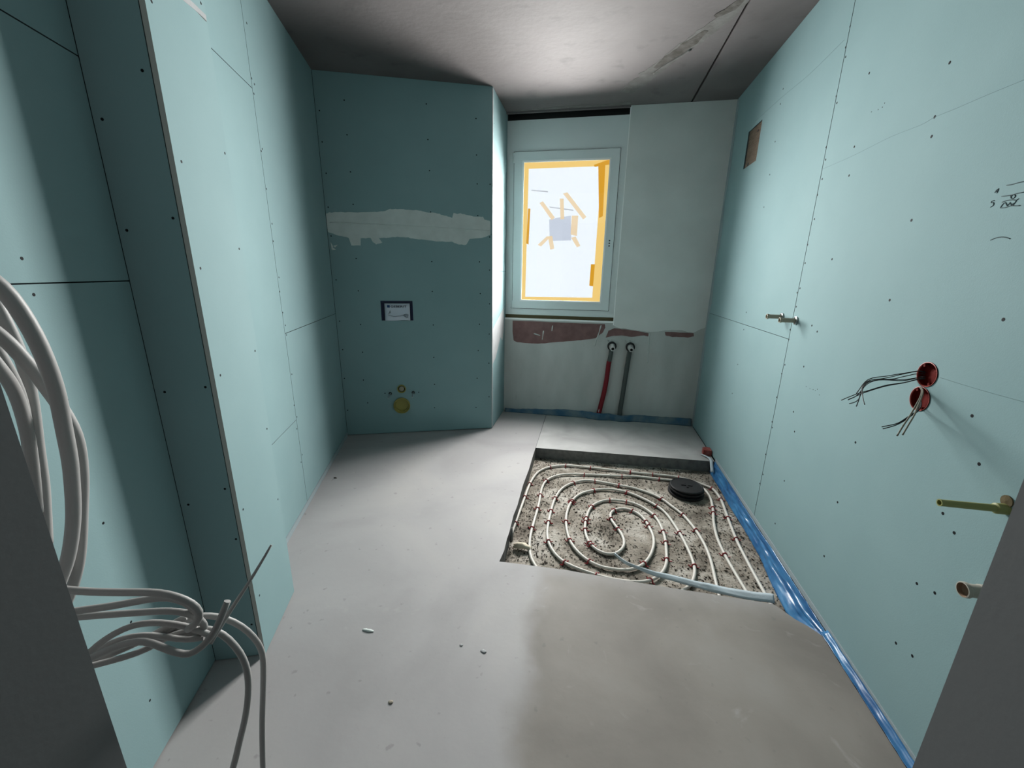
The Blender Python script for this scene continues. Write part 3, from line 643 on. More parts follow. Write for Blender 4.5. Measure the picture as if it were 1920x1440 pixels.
# pier standing out of the left wall
SP = -0.642
wall_p = lbox('wall_pier', SL - 0.026, SP - 0.0135, 1.243 + 0.0135, 1.523, 0.0, H + 0.05, GAP)
tag(wall_p, 'narrow green plasterboard pier standing out of the left wall', 'wall', kind='structure')
WPF = Wall(wall_p, LP(0, 1.243), NL, -UL)
WPF.board(SL - 0.0115, SP - 0.0145, 0.004, H - 0.002, label='dark shaded front of the pier')
WPF.screws(SCREWS_PIER_FRONT, 0.8)
WPS = Wall(wall_p, LP(SP, 0), UL, NL)
WPS.board(1.243, 1.536, 0.004, 1.9860, label='bright window-lit side of the pier', edge=GYPSUM)
WPS.board(1.243, 1.536, 1.9890, H - 0.002, edge=GYPSUM)
WPS.screws(SCREWS_PIER_SIDE, 0.85)
WPB = Wall(wall_p, LP(0, 1.536), NL, UL)
WPB.board(SL + 0.001, SP - 0.0135, 0.004, H - 0.002)
pf = slab('filler_streak', [[(1.36, 1.955), (1.40, 1.975), (1.47, 1.985), (1.543 - 0.010, 1.990), (1.533, 2.004), (1.47, 2.000), (1.40, 1.992), (1.35, 1.975)]],
          LP(SP + 0.0008, 0), UL, ZUP, NL, 0.001, WHITE_FILL, wall_p)

# ------------------------------------------------------------------ alcove wall
XA = -0.775                                       # face of the alcove's return towards the window
SA = (XA - UL.x * TA) / NL.x                      # where the front meets the return
yA = (NL * SA + UL * TA).y
bv = [LP(SL - 0.1, TA + 0.0135, 0), LP(SA - 0.008, TA + 0.0135, 0), Vector((XA - 0.0135, yA + 0.02, 0)), Vector((XA - 0.0135, 3.80, 0)), Vector((-2.2, 3.80, 0))]
bv2 = [v + ZUP * (H + 0.05) for v in bv]
nb = len(bv)
wall_a = mesh('wall_alcove', bv + bv2, [tuple(reversed(range(nb))), tuple(range(nb, 2 * nb))] + [(i, (i + 1) % nb, (i + 1) % nb + nb, i + nb) for i in range(nb)], GAP)
tag(wall_a, 'boxed-in green plasterboard wall for the toilet, in shade left of the window', 'wall', kind='structure')
WA = Wall(wall_a, LP(0, TA), NL, -UL)
F0, F1, FZ0, FZ1 = -0.453, -0.217, 0.936, 1.083       # flush opening
s_mid = -0.336
drain_c, flush_c = (s_mid - 0.005, 0.242), (s_mid, 0.383)
bolt_c = [(s_mid - 0.091, 0.346), (s_mid + 0.091, 0.348)]
WA.board(SL + 0.002, SA - 0.0005, 0.006, 1.5830, [rect(F0, F1, FZ0, FZ1), circ(*drain_c, 0.066), circ(*flush_c, 0.034), circ(*bolt_c[0], 0.013, 16), circ(*bolt_c[1], 0.013, 16)],
         'lower shaded board with flush opening and drain')
WA.board(SL + 0.002, SA - 0.0005, 1.5860, H - 0.002, label='upper shaded board')
WA.screws(SCREWS_ALCOVE)
WB = Wall(wall_a, (XA, 0, 0), EY, EX)
WB.board(yA + 0.002, 3.735, 0.006, 1.3155, label='bright return board beside the window, lower')
WB.board(yA + 0.002, 3.735, 1.3180, H - 0.002, label='bright return board beside the window, upper')
for z in (0.35, 0.75, 1.15, 1.55, 1.95, 2.35): screw(WB.find(3.5, z), (XA, 3.245, z), EX, 0.7)
# fillers: broad band over the joint, corner bead, filler on the return
pb = []
for i, q in enumerate(PUTTY):
    r = PUTTY[(i + 1) % len(PUTTY)]
    for k in range(4):
        t = k / 4
        a = q[0] + (r[0] - q[0]) * t; b = q[1] + (r[1] - q[1]) * t
        j = 0.006 * noise.noise(Vector((a * 60, b * 60, 1)))
        pb.append((min(max(a, SL + 0.003), SA - 0.002), b + (j if abs(a - SL) > 0.01 else 0)))
po = slab('filler_band', [pb], LP(0, TA - 0.0015), NL, ZUP, -UL, 0.0014, PUTTY_M, wall_a)
po['label'] = 'pale trowelled filler band across the shaded wall'
tube('filler_ridge', smooth_path([LP(-0.765, TA - 0.0012, 1.632), LP(-0.4, TA - 0.0012, 1.630), LP(0.0, TA - 0.0012, 1.622), LP(0.385, TA - 0.0012, 1.612)], 0.05), 0.0035, PUTTY_M, wall_a, 8)
slab('filler_ridge', [[(-0.77, 1.610), (-0.4, 1.606), (0.0, 1.599), (0.385, 1.590), (0.385, 1.597), (0.0, 1.606), (-0.4, 1.613), (-0.77, 1.618)]], LP(0, TA - 0.003), NL, ZUP, -UL, 0.0014, PUTTY_M, wall_a)
for tri in ([(-0.772, 1.50), (-0.757, 1.47), (-0.768, 1.44)], [(-0.755, 1.475), (-0.725, 1.482), (-0.745, 1.463)], [(-0.76, 1.462), (-0.738, 1.448), (-0.762, 1.444)]):
    slab('filler_streak', [tri], LP(0, TA - 0.001), NL, ZUP, -UL, 0.0009, PUTTY_M, wall_a)
cb_l, cb_r = [], []
for i in range(121):
    z = 0.01 + (H - 0.02) * i / 120
    cb_l.append((SA - 0.004 - 0.004 * abs(noise.noise(Vector((z * 14, 3, 1)))), z))
bead_pts = cb_l + [(SA + 0.0012, H - 0.01), (SA + 0.0012, 0.01)]
slab('corner_bead', [bead_pts], LP(0, TA - 0.0014), NL, ZUP, -UL, 0.0013, WHITE_FILL, wall_a)
cb2 = [(yA - 0.0008, 0.01)] + [(yA + 0.018 + 0.012 * noise.noise(Vector((0.01 + (H - 0.02) * i / 60 * 5, 9, 1))), 0.01 + (H - 0.02) * i / 60) for i in range(61)] + [(yA - 0.0008, H - 0.01)]
slab('corner_bead', [cb2], Vector((XA + 0.0013, 0, 0)), EY, ZUP, EX, 0.0012, WHITE_FILL, wall_a)
rf = [(yA + 0.02, 0.86), (yA + 0.10, 0.89), (yA + 0.22, 0.93), (yA + 0.33, 0.965), (yA + 0.46, 1.00), (3.66, 1.02), (3.66, 0.80), (yA + 0.40, 0.71), (yA + 0.30, 0.75), (yA + 0.20, 0.66), (yA + 0.12, 0.60), (yA + 0.02, 0.57)]
slab('filler_patch', [rf], Vector((XA + 0.0012, 0, 0)), EY, ZUP, EX, 0.0011, WHITE_FILL, wall_a)

# ------------------------------------------------------------------ window wall
XB = 0.205                                        # right edge of the window opening
wall_w = slab('wall_window', [rect(-2.2, 1.06, -0.12, H + 0.1), rect(-0.70, 0.14, 1.00, 2.27)], Vector((0, 3.84, 0)), EX, ZUP, Vector((0, -1, 0)), 0.06, GAP)
tag(wall_w, 'grey plastered window wall with reddish primer band below the sill', 'wall', kind='structure')
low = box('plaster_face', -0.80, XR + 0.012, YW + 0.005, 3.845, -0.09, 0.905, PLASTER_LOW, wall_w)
low['label'] = 'coarse darker plaster below the window'
edge_pts = [(XB, 0.874)] + [q for q in PLASTER_EDGE if XB + 0.01 < q[0] < XR] + [(XR, 0.90)]
fine = []
for i in range(len(edge_pts) - 1):
    a, b = edge_pts[i], edge_pts[i + 1]
    for k in range(5):
        t = k / 5; x = a[0] + (b[0] - a[0]) * t; z = a[1] + (b[1] - a[1]) * t
        fine.append((x, z + 0.005 * noise.noise(Vector((x * 50, 0, 4)))))
fine.append(edge_pts[-1])
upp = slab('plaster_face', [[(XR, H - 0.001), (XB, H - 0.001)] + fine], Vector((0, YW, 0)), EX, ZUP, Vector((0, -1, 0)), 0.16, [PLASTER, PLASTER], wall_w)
upp['label'] = 'smooth grey plaster right of the window with a ragged lower edge'
bead = box('corner_bead', XB - 0.004, XB + 0.003, YW - 0.0015, YW + 0.004, 0.875, 2.56, BEADW, wall_w)
sill = box('sill_edge', XA + 0.001, XB + 0.002, YW - 0.002, YW + 0.012, 0.893, 0.908, BEADW, wall_w)
for P_, in ((PRIMER_A,), (PRIMER_B,), (PRIMER_C,)):
    f2 = []
    for i, q in enumerate(P_):
        r = P_[(i + 1) % len(P_)]
        for k in range(4):
            t = k / 4; x = q[0] + (r[0] - q[0]) * t; z = q[1] + (r[1] - q[1]) * t
            f2.append((x, min(z + 0.004 * noise.noise(Vector((x * 60, z * 60, 2))), 0.892)))
    slab('primer_patch', [f2], Vector((0, YW + 0.004, 0)), EX, ZUP, Vector((0, -1, 0)), 0.002, PRIMER, wall_w)
# plaster drips
for pts in ([(0.10, 0.87), (0.085, 0.80), (0.07, 0.74), (0.055, 0.68)], [(-0.33, 0.85), (-0.335, 0.80)], [(-0.41, 0.80), (-0.42, 0.72)], [(0.515, 0.82), (0.52, 0.70), (0.525, 0.55)], [(-0.50, 0.77), (-0.44, 0.755)]):
    tube('plaster_drip', smooth_path([(x, YW + 0.004, z) for x, z in pts], 0.02), [0.0045 + 0.002 * math.sin(i * 1.7) for i in range(len(smooth_path([(x, 0, z) for x, z in pts], 0.02)))], PUTTY_M, wall_w, 7)

# ------------------------------------------------------------------ window
YF = 3.72
win = empty('window_1', (-0.285, YF, 0.935))
tag(win, 'white window frame with daylit protective sheet and yellow tape', 'window', kind='structure')
def ring(name, x0, x1, z0, z1, ix0, ix1, iz0, iz1, y0, y1, mat):
    return slab(name, [rect(x0, x1, z0, z1), rect(ix0, ix1, iz0, iz1)], Vector((0, y0, 0)), EX, ZUP, Vector((0, -1, 0)), y1 - y0, mat, win)
ring('window_frame', XA, XB, 0.935, 2.335, -0.69, 0.13, 1.02, 2.25, YF, YF + 0.09, FRAME)
sh = ring('sash', -0.7115, 0.1535, 0.9945, 2.2815, -0.637, 0.0835, 1.062, 2.2105, YF - 0.013, YF + 0.05, FRAME)
ring('shadow_gap', -0.7150, 0.1570, 0.9910, 2.2850, -0.7100, 0.1520, 0.9960, 2.2800, YF - 0.0015, YF + 0.01, GAP)  # dark ring added around the sash, painting the shade of its joint
bv_ = sh.modifiers.new('bevel', 'BEVEL'); bv_.width = 0.004; bv_.segments = 2; bv_.limit_method = 'ANGLE'
ring('glazing_bead', -0.640, 0.0865, 1.059, 2.2135, -0.627, 0.0735, 1.072, 2.200, YF - 0.0145, YF + 0.002, BEADW)
pane = box('glass_pane', -0.64, 0.09, YF + 0.003, YF + 0.0065, 1.055, 2.215, GLASS, win)
sheet = box('protective_sheet', -0.66, 0.11, YF + 0.048, YF + 0.0495, 1.04, 2.235, SHEET, win)
sheet['label'] = 'clear protective sheet behind the glass'
glow_sheet_rows = []
for j in range(13):
    row = []
    for i in range(13):
        x = -1.9 + 3.2 * i / 12; z = 0.3 + 2.9 * j / 12
        row.append((x, 4.62 + 0.03 * noise.noise(Vector((x * 1.3, z * 1.3, 0))), z))
    glow_sheet_rows.append(row)
shutter = box('shutter_box_cover', XA, XB - 0.001, YF, YF + 0.03, 2.335, 2.516, FRAME, win)
box('slot_shade', XA, XB, YF + 0.014, YF + 0.02, 2.50, 2.60, BLACK, win)  # black strip set close behind the opening, painting the slot's shade
brown = box('frame_foam', XA, XB - 0.001, YF - 0.004, YF + 0.06, 0.905, 0.936, FOAMB, win)
for nm, pts, mt in (('tape', WIN_T1, TAPE), ('tape', WIN_T2, TAPE), ('tape', WIN_T3, TAPE), ('tape', WIN_T4, TAPE), ('tape', WIN_T3b, TAPE2), ('tape', WIN_T5, TAPE2), ('tape', WIN_T6, TAPE2), ('tape', WIN_T7, TAPE2)):
    dy = 0.0 if mt is TAPE else -0.003
    pts = [(-0.636 if x < -0.62 else 0.083 if x > 0.07 else x, 2.2095 if z > 2.18 else 1.063 if z < 1.085 else z) for x, z in pts]
    slab(nm, [pts], Vector((0, YF + 0.014 + dy - 0.0007 * len(win.children) * 0.1, 0)), EX, ZUP, Vector((0, -1, 0)), 0.0005, mt, win)
for nm, pts, mt in (('grey_patch', WIN_SQ, PATCHG), ('sheet_crease', WIN_G1, CREASE), ('sheet_crease', WIN_G2, CREASE)):
    slab(nm, [pts], Vector((0, YF + 0.020, 0)), EX, ZUP, Vector((0, -1, 0)), 0.0005, mt, win)
for i, pts in enumerate((WIN_M1, WIN_M2, WIN_M3, WIN_M4, WIN_M5, WIN_M6, WIN_M7)):
    slab('faded_tape', [pts], Vector((0, YF + 0.019 - 0.0004 * i, 0)), EX, ZUP, Vector((0, -1, 0)), 0.0003, TAPEF, win)
for x, z in ((0.1185, 1.580), (0.1185, 1.559), (0.1185, 1.538)):
    lathe('handle_hole', [(0.0, 0.001), (0.0062, 0.001), (0.0062, 0.0)], (x, YF - 0.013, z), (0, -1, 0), BLACK, win, 12)
for z0 in (2.20, 0.985):
    tube('hinge', [(-0.716, YF - 0.008, z0), (-0.716, YF - 0.008, z0 + 0.075)], 0.007, FRAME, win, 10)
tube('hinge', [(-0.722, YF - 0.003, 0.992), (-0.722, YF - 0.003, 1.004)], 0.004, SCREW, win, 8)
glow_sheet = sheet_grid('outer_glow_sheet', glow_sheet_rows, OUTER_GLOW, 0.002, win)
glow_sheet['label'] = 'bright white sheet added outside the glass, glowing in place of daylight'
lip = box('trim_1', XA, XB, YW - 0.01, YW + 0.012, H - 0.013, H, CEIL)
tag(lip, 'plaster lip above the dark shutter slot', 'trim', kind='structure')

# ------------------------------------------------------------------ door wall around the camera
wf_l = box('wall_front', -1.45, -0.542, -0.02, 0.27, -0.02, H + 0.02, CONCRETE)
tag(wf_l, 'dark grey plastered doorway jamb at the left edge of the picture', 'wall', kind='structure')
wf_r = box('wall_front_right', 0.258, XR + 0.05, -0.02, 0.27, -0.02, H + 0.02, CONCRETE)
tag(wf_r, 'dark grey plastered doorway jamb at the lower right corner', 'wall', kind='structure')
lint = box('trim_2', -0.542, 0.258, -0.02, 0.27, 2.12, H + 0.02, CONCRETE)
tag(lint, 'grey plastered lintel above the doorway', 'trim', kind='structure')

# ------------------------------------------------------------------ ceiling
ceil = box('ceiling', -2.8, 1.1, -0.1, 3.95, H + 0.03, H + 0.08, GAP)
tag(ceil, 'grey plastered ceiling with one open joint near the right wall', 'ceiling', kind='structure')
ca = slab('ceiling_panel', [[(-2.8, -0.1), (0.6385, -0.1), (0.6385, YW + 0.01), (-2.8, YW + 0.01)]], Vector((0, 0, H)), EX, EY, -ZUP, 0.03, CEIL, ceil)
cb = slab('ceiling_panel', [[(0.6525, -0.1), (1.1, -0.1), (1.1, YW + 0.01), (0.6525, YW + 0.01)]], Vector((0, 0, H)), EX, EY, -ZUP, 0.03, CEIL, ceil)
def ribbon_poly(pts, widths, seed):
    P = [Vector((x, y, 0)) for x, y in pts]; P = smooth_path(P, 0.02)
    n = len(P); L_, R_ = [], []
    for i, p in enumerate(P):
        d = (P[min(i + 1, n - 1)] - P[max(i - 1, 0)]).normalized(); q = Vector((-d.y, d.x, 0))
        t = i / (n - 1) * (len(widths) - 1); k = min(int(t), len(widths) - 2)
        w = widths[k] + (widths[k + 1] - widths[k]) * (t - k)
        L_.append((p + q * w * (1 + 0.45 * noise.noise(Vector((i * 0.37, seed, 0)))))[:2])
        R_.append((p - q * w * (1 + 0.45 * noise.noise(Vector((i * 0.41, seed + 5, 0)))))[:2])
    return L_ + R_[::-1]
slab('filler_streak', [ribbon_poly([(0.15, 3.44), (0.22, 3.30), (0.31, 3.12), (0.42, 2.90), (0.52, 2.72), (0.60, 2.56), (0.625, 2.44)], [0.05, 0.06, 0.05, 0.05, 0.045, 0.012], 1)], Vector((0, 0, H - 0.0012)), EX, EY, -ZUP, 0.0011, CEIL_FILL, ceil)
slab('scraped_patch', [ribbon_poly([(0.30, 3.10), (0.38, 2.97), (0.45, 2.84), (0.51, 2.72)], [0.012, 0.040, 0.036, 0.012], 4)], Vector((0, 0, H - 0.0022)), EX, EY, -ZUP, 0.0009, CEIL_BROWN, ceil)
slab('scraped_patch', [ribbon_poly([(0.52, 2.60), (0.58, 2.54), (0.61, 2.46)], [0.012, 0.026, 0.012], 8)], Vector((0, 0, H - 0.0022)), EX, EY, -ZUP, 0.0009, CEIL_BROWN, ceil)
tube('filler_ridge', smooth_path([(0.30, 3.17, H - 0.002), (0.36, 3.06, H - 0.002), (0.44, 2.95, H - 0.002), (0.47, 2.90, H - 0.002)], 0.03), 0.007, CEIL_FILL, ceil, 8)
slab('filler_streak', [ribbon_poly([(-0.70, 3.66), (-0.3, 3.645), (0.0, 3.655), (0.20, 3.62)], [0.010, 0.018, 0.020, 0.035], 12)], Vector((0, 0, H - 0.0012)), EX, EY, -ZUP, 0.0011, CEIL_FILL, ceil)

# ------------------------------------------------------------------ underfloor heating pipes with red clips
PZ = -0.0745
def pipe_path(pts): return relax(smooth_path([(x, y, PZ) for x, y in pts], 0.018), 3)
def ext(p, q, d):
    v = (Vector(p) - Vector(q)).normalized(); r = Vector(p) + v * d
    return (r.x, r.y)
pA = [ext(PIPE_OUTER[0], PIPE_OUTER[1], 0.10)] + PIPE_OUTER + [ext(PIPE_OUTER[-1], PIPE_OUTER[-2], 0.14)]
pB = [ext(PIPE_MIDDLE[0], PIPE_MIDDLE[1], 0.06)] + PIPE_MIDDLE + [ext(PIPE_MIDDLE[-1], PIPE_MIDDLE[-2], 0.14)]
pC = [ext(PIPE_SPIRAL[0], PIPE_SPIRAL[1], 0.13)] + PIPE_SPIRAL + [ext(PIPE_SPIRAL[-1], PIPE_SPIRAL[-2], 0.06)]
paths = [pipe_path(p) for p in (pA, pB, pC)]
labs = ['outermost white heating pipe running around the edge of the shower pit',
        'white heating pipe passing behind the black drain, second from outside',
        'long white heating pipe coiled as a double spiral in the pit middle']
pipes = []
for pth, lb in zip(paths, labs):
    e = empty('heating_pipe', (pth[0].x, pth[0].y, -0.083)); tag(e, lb, 'heating pipe', 'floor heating pipes in the shower pit')
    tube('pipe', pth, 0.0078, PIPEW, e, 12); pipes.append(e)
# clip: an arch over the pipe with two splayed feet
arch = [Vector((0, 0.0100 * math.cos(a), 0.0098 * math.sin(a))) for a in [math.radians(-35 + 250 * i / 12) for i in range(13)]]
foot1 = [arch[0], arch[0] + Vector((0, 0.007, -0.003)), arch[0] + Vector((0.006, 0.018, 0.003))]
foot2 = [arch[-1], arch[-1] + Vector((0, -0.007, -0.003)), arch[-1] + Vector((-0.006, -0.018, 0.003))]
cv, cf_ = merge([tube_geo(arch, 0.0034, 6), tube_geo(foot1, [0.0034, 0.0034, 0.0022], 6), tube_geo(foot2, [0.0034, 0.0034, 0.0022], 6)])
clip_me = bpy.data.meshes.new('clip'); clip_me.from_pydata([tuple(v) for v in cv], [], cf_); clip_me.materials.append(CLIPR)
for x, y in CLIPS:
    best = min(((pth[i] - Vector((x, y, PZ))).length, k, i) for k, pth in enumerate(paths) for i in range(1, len(pth) - 1))
    _, k, i = best
    p = paths[k][i]; d = paths[k][i + 1] - paths[k][i - 1]
    o = bpy.data.objects.new('clip', clip_me)
    o.rotation_euler = (0, 0, math.atan2(d.y, d.x) + random.uniform(-0.25, 0.25))
    link(o, pipes[k], p)

# ------------------------------------------------------------------ floor drain
DC = Vector((0.695, 2.575, -0.082))
dr = empty('floor_drain', DC); tag(dr, 'black round floor drain lid standing in the shower pit', 'floor drain')
lathe('drain_body', [(0.0, 0.0), (0.112, 0.0), (0.112, 0.012), (0.096, 0.014), (0.096, 0.030), (0.110, 0.031), (0.110, 0.036), (0.092, 0.037)], DC, ZUP, DRAINB, dr, 40)
lathe('drain_lid', [(0.088, 0.036), (0.102, 0.040), (0.104, 0.050), (0.100, 0.054), (0.094, 0.0545), (0.092, 0.0525), (0.0001, 0.0525)], DC, ZUP, DRAINB, dr, 40)
box('lid_grip', DC.x - 0.035, DC.x + 0.035, DC.y - 0.006, DC.y + 0.006, DC.z + 0.0525, DC.z + 0.057, DRAINB, dr)
box('lid_grip', DC.x - 0.006, DC.x + 0.006, DC.y - 0.03, DC.y + 0.03, DC.z + 0.0525, DC.z + 0.056, DRAINB, dr)

# ------------------------------------------------------------------ sheets: blue film, edge strips
rows = []
for j in range(17):
    t = j / 16; row = []
    for i in range(121):
        y = 1.40 + (2.925 - 1.40) * i / 120
        wid = 0.026 + 0.016 * noise.noise(Vector((y * 3, 0, 0))) + (0.030 * max(0, 1 - abs(y - 1.62) / 0.35))
        x = 0.9565 - wid * t ** 1.4 + (0.012 * noise.noise(Vector((y * 5, t * 7, 1))) + 0.006 * noise.noise(Vector((y * 16, t * 9, 1)))) * math.sin(math.pi * min(t * 1.2, 1)) + 0.003 * noise.noise(Vector((y * 45, t * 6, 2)))
        z0 = 0.004 + 0.006 * noise.noise(Vector((y * 5, 2, 2)))
        zb = -0.080 if y > 1.56 else -0.080 + (1.56 - y) / 0.16 * 0.078
        z = z0 + (zb - z0) * t
        row.append((min(x, 0.9590), y, z))
    rows.append(row)
fl = sheet_grid('blue_film', rows, FILM)
tag(fl, 'crumpled blue plastic film against the right wall inside the shower pit', 'plastic film')
rows = []
for j in range(6):
    t = j / 5; row = []
    for i in range(91):
        y = 0.29 + (1.44 - 0.29) * i / 90
        x = 0.9590 - 0.0235 * t + 0.003 * noise.noise(Vector((y * 30, t * 4, 5)))
        z = 0.016 - 0.012 * t - 0.006 * math.sin(math.pi * t) + 0.003 * noise.noise(Vector((y * 16, t * 2, 6)))
        row.append((min(x, 0.9602), y, max(z, 0.002)))
    rows.append(row)
fl2 = sheet_grid('blue_film', rows, FILM)
tag(fl2, 'narrow blue film strip between screed and right wall near the doorway', 'plastic film')
rows = []
for j in range(7):
    t = j / 6; row = []
    for i in range(111):
        x = -0.76 + (0.955 + 0.76) * i / 110
        top = (0.028 + 0.030 * min(1, max(0, (x + 0.7) / 0.5))) + 0.012 * noise.noise(Vector((x * 4, 0, 3)))
        push = 0.052 * max(max(0, 1 - abs(x - 0.14) / 0.12), max(0, 1 - abs(x - 0.325) / 0.12)) ** 0.6
        y = YW + 0.002 - push - (0.030 - 0.3 * push) * t ** 1.3 - 0.008 * math.sin(math.pi * t) * (0.6 + noise.noise(Vector((x * 12, t * 3, 8)))) 
        z = top * (1 - t) + 0.002
        row.append((x, y, max(z + 0.004 * noise.noise(Vector((x * 25, t * 4, 9))) * (1 - t), 0.0016)))
    rows.append(row)
fl3 = sheet_grid('blue_film', rows, FILM_D)
tag(fl3, 'dull blue film strip along the foot of the window wall', 'plastic film')
es = box('edge_strip', 0.9605, 0.9645, 0.28, 2.93, 0.002, 0.024, EDGEM)
tag(es, 'thin pale edge strip above the blue film on the right wall', 'edge strip')
# pale strip lying across the pit
top = smooth_path([(x, y, z + 0.004) for x, y, z in STRIP_TOP], 0.02); bot = smooth_path(STRIP_BOT, 0.02)
n = 60
def samp(P, t):
    k = t * (len(P) - 1); i = min(int(k), len(P) - 2); return P[i].lerp(P[i + 1], k - i)
rows = []
for j in range(4):
    row = []
    for i in range(n + 1):
        a, b = samp(top, i / n), samp(bot, i / n)
        p = a.lerp(b, j / 3); p.z += 0.004 * noise.noise(Vector((i * 0.15, j * 0.4, 1)))
        row.append(tuple(p))
    rows.append(row)
st = sheet_grid('fleece_strip', rows, STRIPM, 0.004)
tag(st, 'pale blue fleece strip lying across the heating pipes at the pit front', 'fleece strip')
# short pale strip curling out beneath the red block
pts = smooth_path([(0.895, 3.03, 0.004), (0.912, 2.995, 0.008), (0.928, 2.965, 0.010), (0.934, 2.93, 0.006), (0.930, 2.885, -0.020), (0.926, 2.84, -0.045)], 0.02)
rows = [[(p.x - 0.012, p.y, p.z) for p in pts], [(p.x, p.y, p.z + 0.003) for p in pts], [(p.x + 0.010, p.y, p.z + 0.001) for p in pts]]
st2 = sheet_grid('fleece_strip', rows, STRIPM, 0.003)
tag(st2, 'short pale strip curling over the slab edge below the red block', 'fleece strip')
rb = slab('red_foam_block', [[(0.902, 3.03), (0.958, 3.02), (0.960, 3.085), (0.935, 3.092), (0.905, 3.08)]], Vector((0, 0, 0.043)), EX, EY, ZUP, 0.042, REDBLK)
tag(rb, 'small dusty red foam block on the slab corner at the right wall', 'foam block')

# ------------------------------------------------------------------ water pipes below the window
YP = YW - 0.022
def wp(x, z, y=YP): return Vector((x, y, z))
def water_pipe(label, pts, r, split, xz):
    e = empty('water_pipe', (pts[-1][0], YP, 0.0)); tag(e, label, 'water pipe', 'water pipes below the window')
    path = smooth_path([wp(x, z) for x, z in pts], 0.02)
    if split:
        up = [p for p in path if p.z >= split]; dn = [p for p in path if p.z <= split + 0.03]
        tube('insulation', up, r * 0.88, GREYPIPE, e, 14)
        o = tube('insulation_sleeve', dn, r, REDPIPE, e, 14); o['label'] = 'red insulation sleeve'
        k = [p for p in path if 0.06 < p.z < 0.14]
        tube('peeled_tear', [p + Vector((-0.006, -0.015, 0)) for p in k], [0.001 + 0.0055 * math.sin(math.pi * (i + 0.5) / len(k)) for i in range(len(k))], NOZZLE, e, 8)
    else:
        tube('insulation', path, r, GREYPIPE, e, 14)
    b = Vector((xz[0], YW + 0.006, xz[1])); ax = Vector((0.06, -1, -0.14)).normalized()
    lathe('collar', [(0.0, 0.0), (0.040, 0.0), (0.040, 0.020), (0.030, 0.026), (0.027, 0.012)], b, ax, BLACK, e, 20)
    lathe('nozzle', [(0.026, 0.008), (0.026, 0.040), (0.022, 0.046), (0.022, 0.088), (0.020, 0.092), (0.012, 0.092), (0.011, 0.06), (0.0001, 0.06)], b, ax, [NOZZLE, BLACK], e, 20, [0, 0, 0, 0, 0, 1, 1])
    for s in (-1, 0.2):
        tube('plaster_crumb', [b + Vector((0.022 * s - 0.01, -0.004, 0.038)), b + Vector((0.034 * s - 0.012, -0.006, 0.056))], 0.003, PLASTER_LOW, e, 6)
    return e
WPA = [(0.203, 0.655), (0.200, 0.60), (0.190, 0.53), (0.186, 0.45), (0.180, 0.36), (0.168, 0.25), (0.150, 0.14), (0.135, 0.045)]
WPB_ = [(0.362, 0.655), (0.356, 0.58), (0.350, 0.48), (0.343, 0.37), (0.335, 0.24), (0.326, 0.12), (0.322, 0.035)]
water_pipe('water pipe with red insulation sleeve rising to a white nozzle', WPA, 0.021, 0.525, (0.206, 0.690))
water_pipe('grey insulated water pipe right of the red one below the window', WPB_, 0.020, None, (0.364, 0.690))

# ------------------------------------------------------------------ toilet connections in the alcove
fp = empty('flush_box', LP((F0 + F1) / 2, TA, FZ0)); tag(fp, 'navy flush box opening with a white printed card in the shaded wall', 'flush box')
slab('box_frame', [rect(F0 - 0.001, F1 + 0.001, FZ0 - 0.001, FZ1 + 0.001), rect(F0 + 0.010, F1 - 0.010, FZ0 + 0.001, FZ1 - 0.010)], LP(0, TA - 0.002), NL, ZUP, -UL, 0.055, NAVY, fp)
slab('box_back', [rect(F0, F1, FZ0, FZ1)], LP(0, TA + 0.012), NL, ZUP, -UL, 0.003, NAVY, fp)
rows = []
for j in range(5):
    t = j / 4; row = []
    for i in range(9):
        s = -0.427 + (0.188) * i / 8
        row.append(LP(s, TA + 0.004 - 0.008 * t ** 2 - 0.002 * math.sin(i * 0.9) * t, 1.065 - 0.130 * t - 0.002 * math.sin(i * 0.8) * t))
    rows.append(row)
card = sheet_grid('printed_card', rows, LABELW, 0.001, fp)
def text_mesh(body, size, parent, O, mat, bold=0.022):
    c = bpy.data.curves.new('lettering', 'FONT'); c.body = body; c.size = 1.0; c.offset = bold; c.extrude = 0.004
    c.space_character = 1.02
    t = bpy.data.objects.new('lettering_src', c); COL.objects.link(t)
    dg = bpy.context.evaluated_depsgraph_get()
    me = bpy.data.meshes.new_from_object(t.evaluated_get(dg))
    w = max(v.co.x for v in me.vertices) - min(v.co.x for v in me.vertices)
    hh = max(v.co.y for v in me.vertices) - min(v.co.y for v in me.vertices)
    x0 = min(v.co.x for v in me.vertices)
    vs2 = [O + NL * ((v.co.x - x0) / w * size[0]) + ZUP * (v.co.y / hh * size[1]) - UL * (v.co.z * 0.05) for v in me.vertices]
    fs = [tuple(p.vertices) for p in me.polygons]
    bpy.data.objects.remove(t, do_unlink=True)
    return mesh('lettering', vs2, fs, mat, parent)
text_mesh('GEBERIT', (0.118, 0.0165), card, LP(-0.382, TA + 0.0022, 1.034), INK)
slab('logo_square', [rect(-0.408, -0.388, 1.033, 1.052)], LP(0, TA + 0.0024), NL, ZUP, -UL, 0.001, LABELB, card)
for pts in ([(-0.40, 0.985), (-0.392, 0.998), (-0.388, 1.012), (-0.384, 0.998), (-0.392, 0.990)], [(-0.405, 0.978), (-0.36, 0.965), (-0.31, 0.970), (-0.27, 0.985)],
            [(-0.285, 0.968), (-0.262, 0.962), (-0.252, 0.972), (-0.262, 0.985), (-0.285, 0.972), (-0.268, 0.955), (-0.252, 0.962)], [(-0.295, 0.975), (-0.27, 0.972), (-0.25, 0.98)]):
    tube('line_drawing', [LP(s, TA - 0.0005 - 0.004 * (1.02 - z) / 0.06, z) for s, z in pts], 0.0012, INK, card, 5)

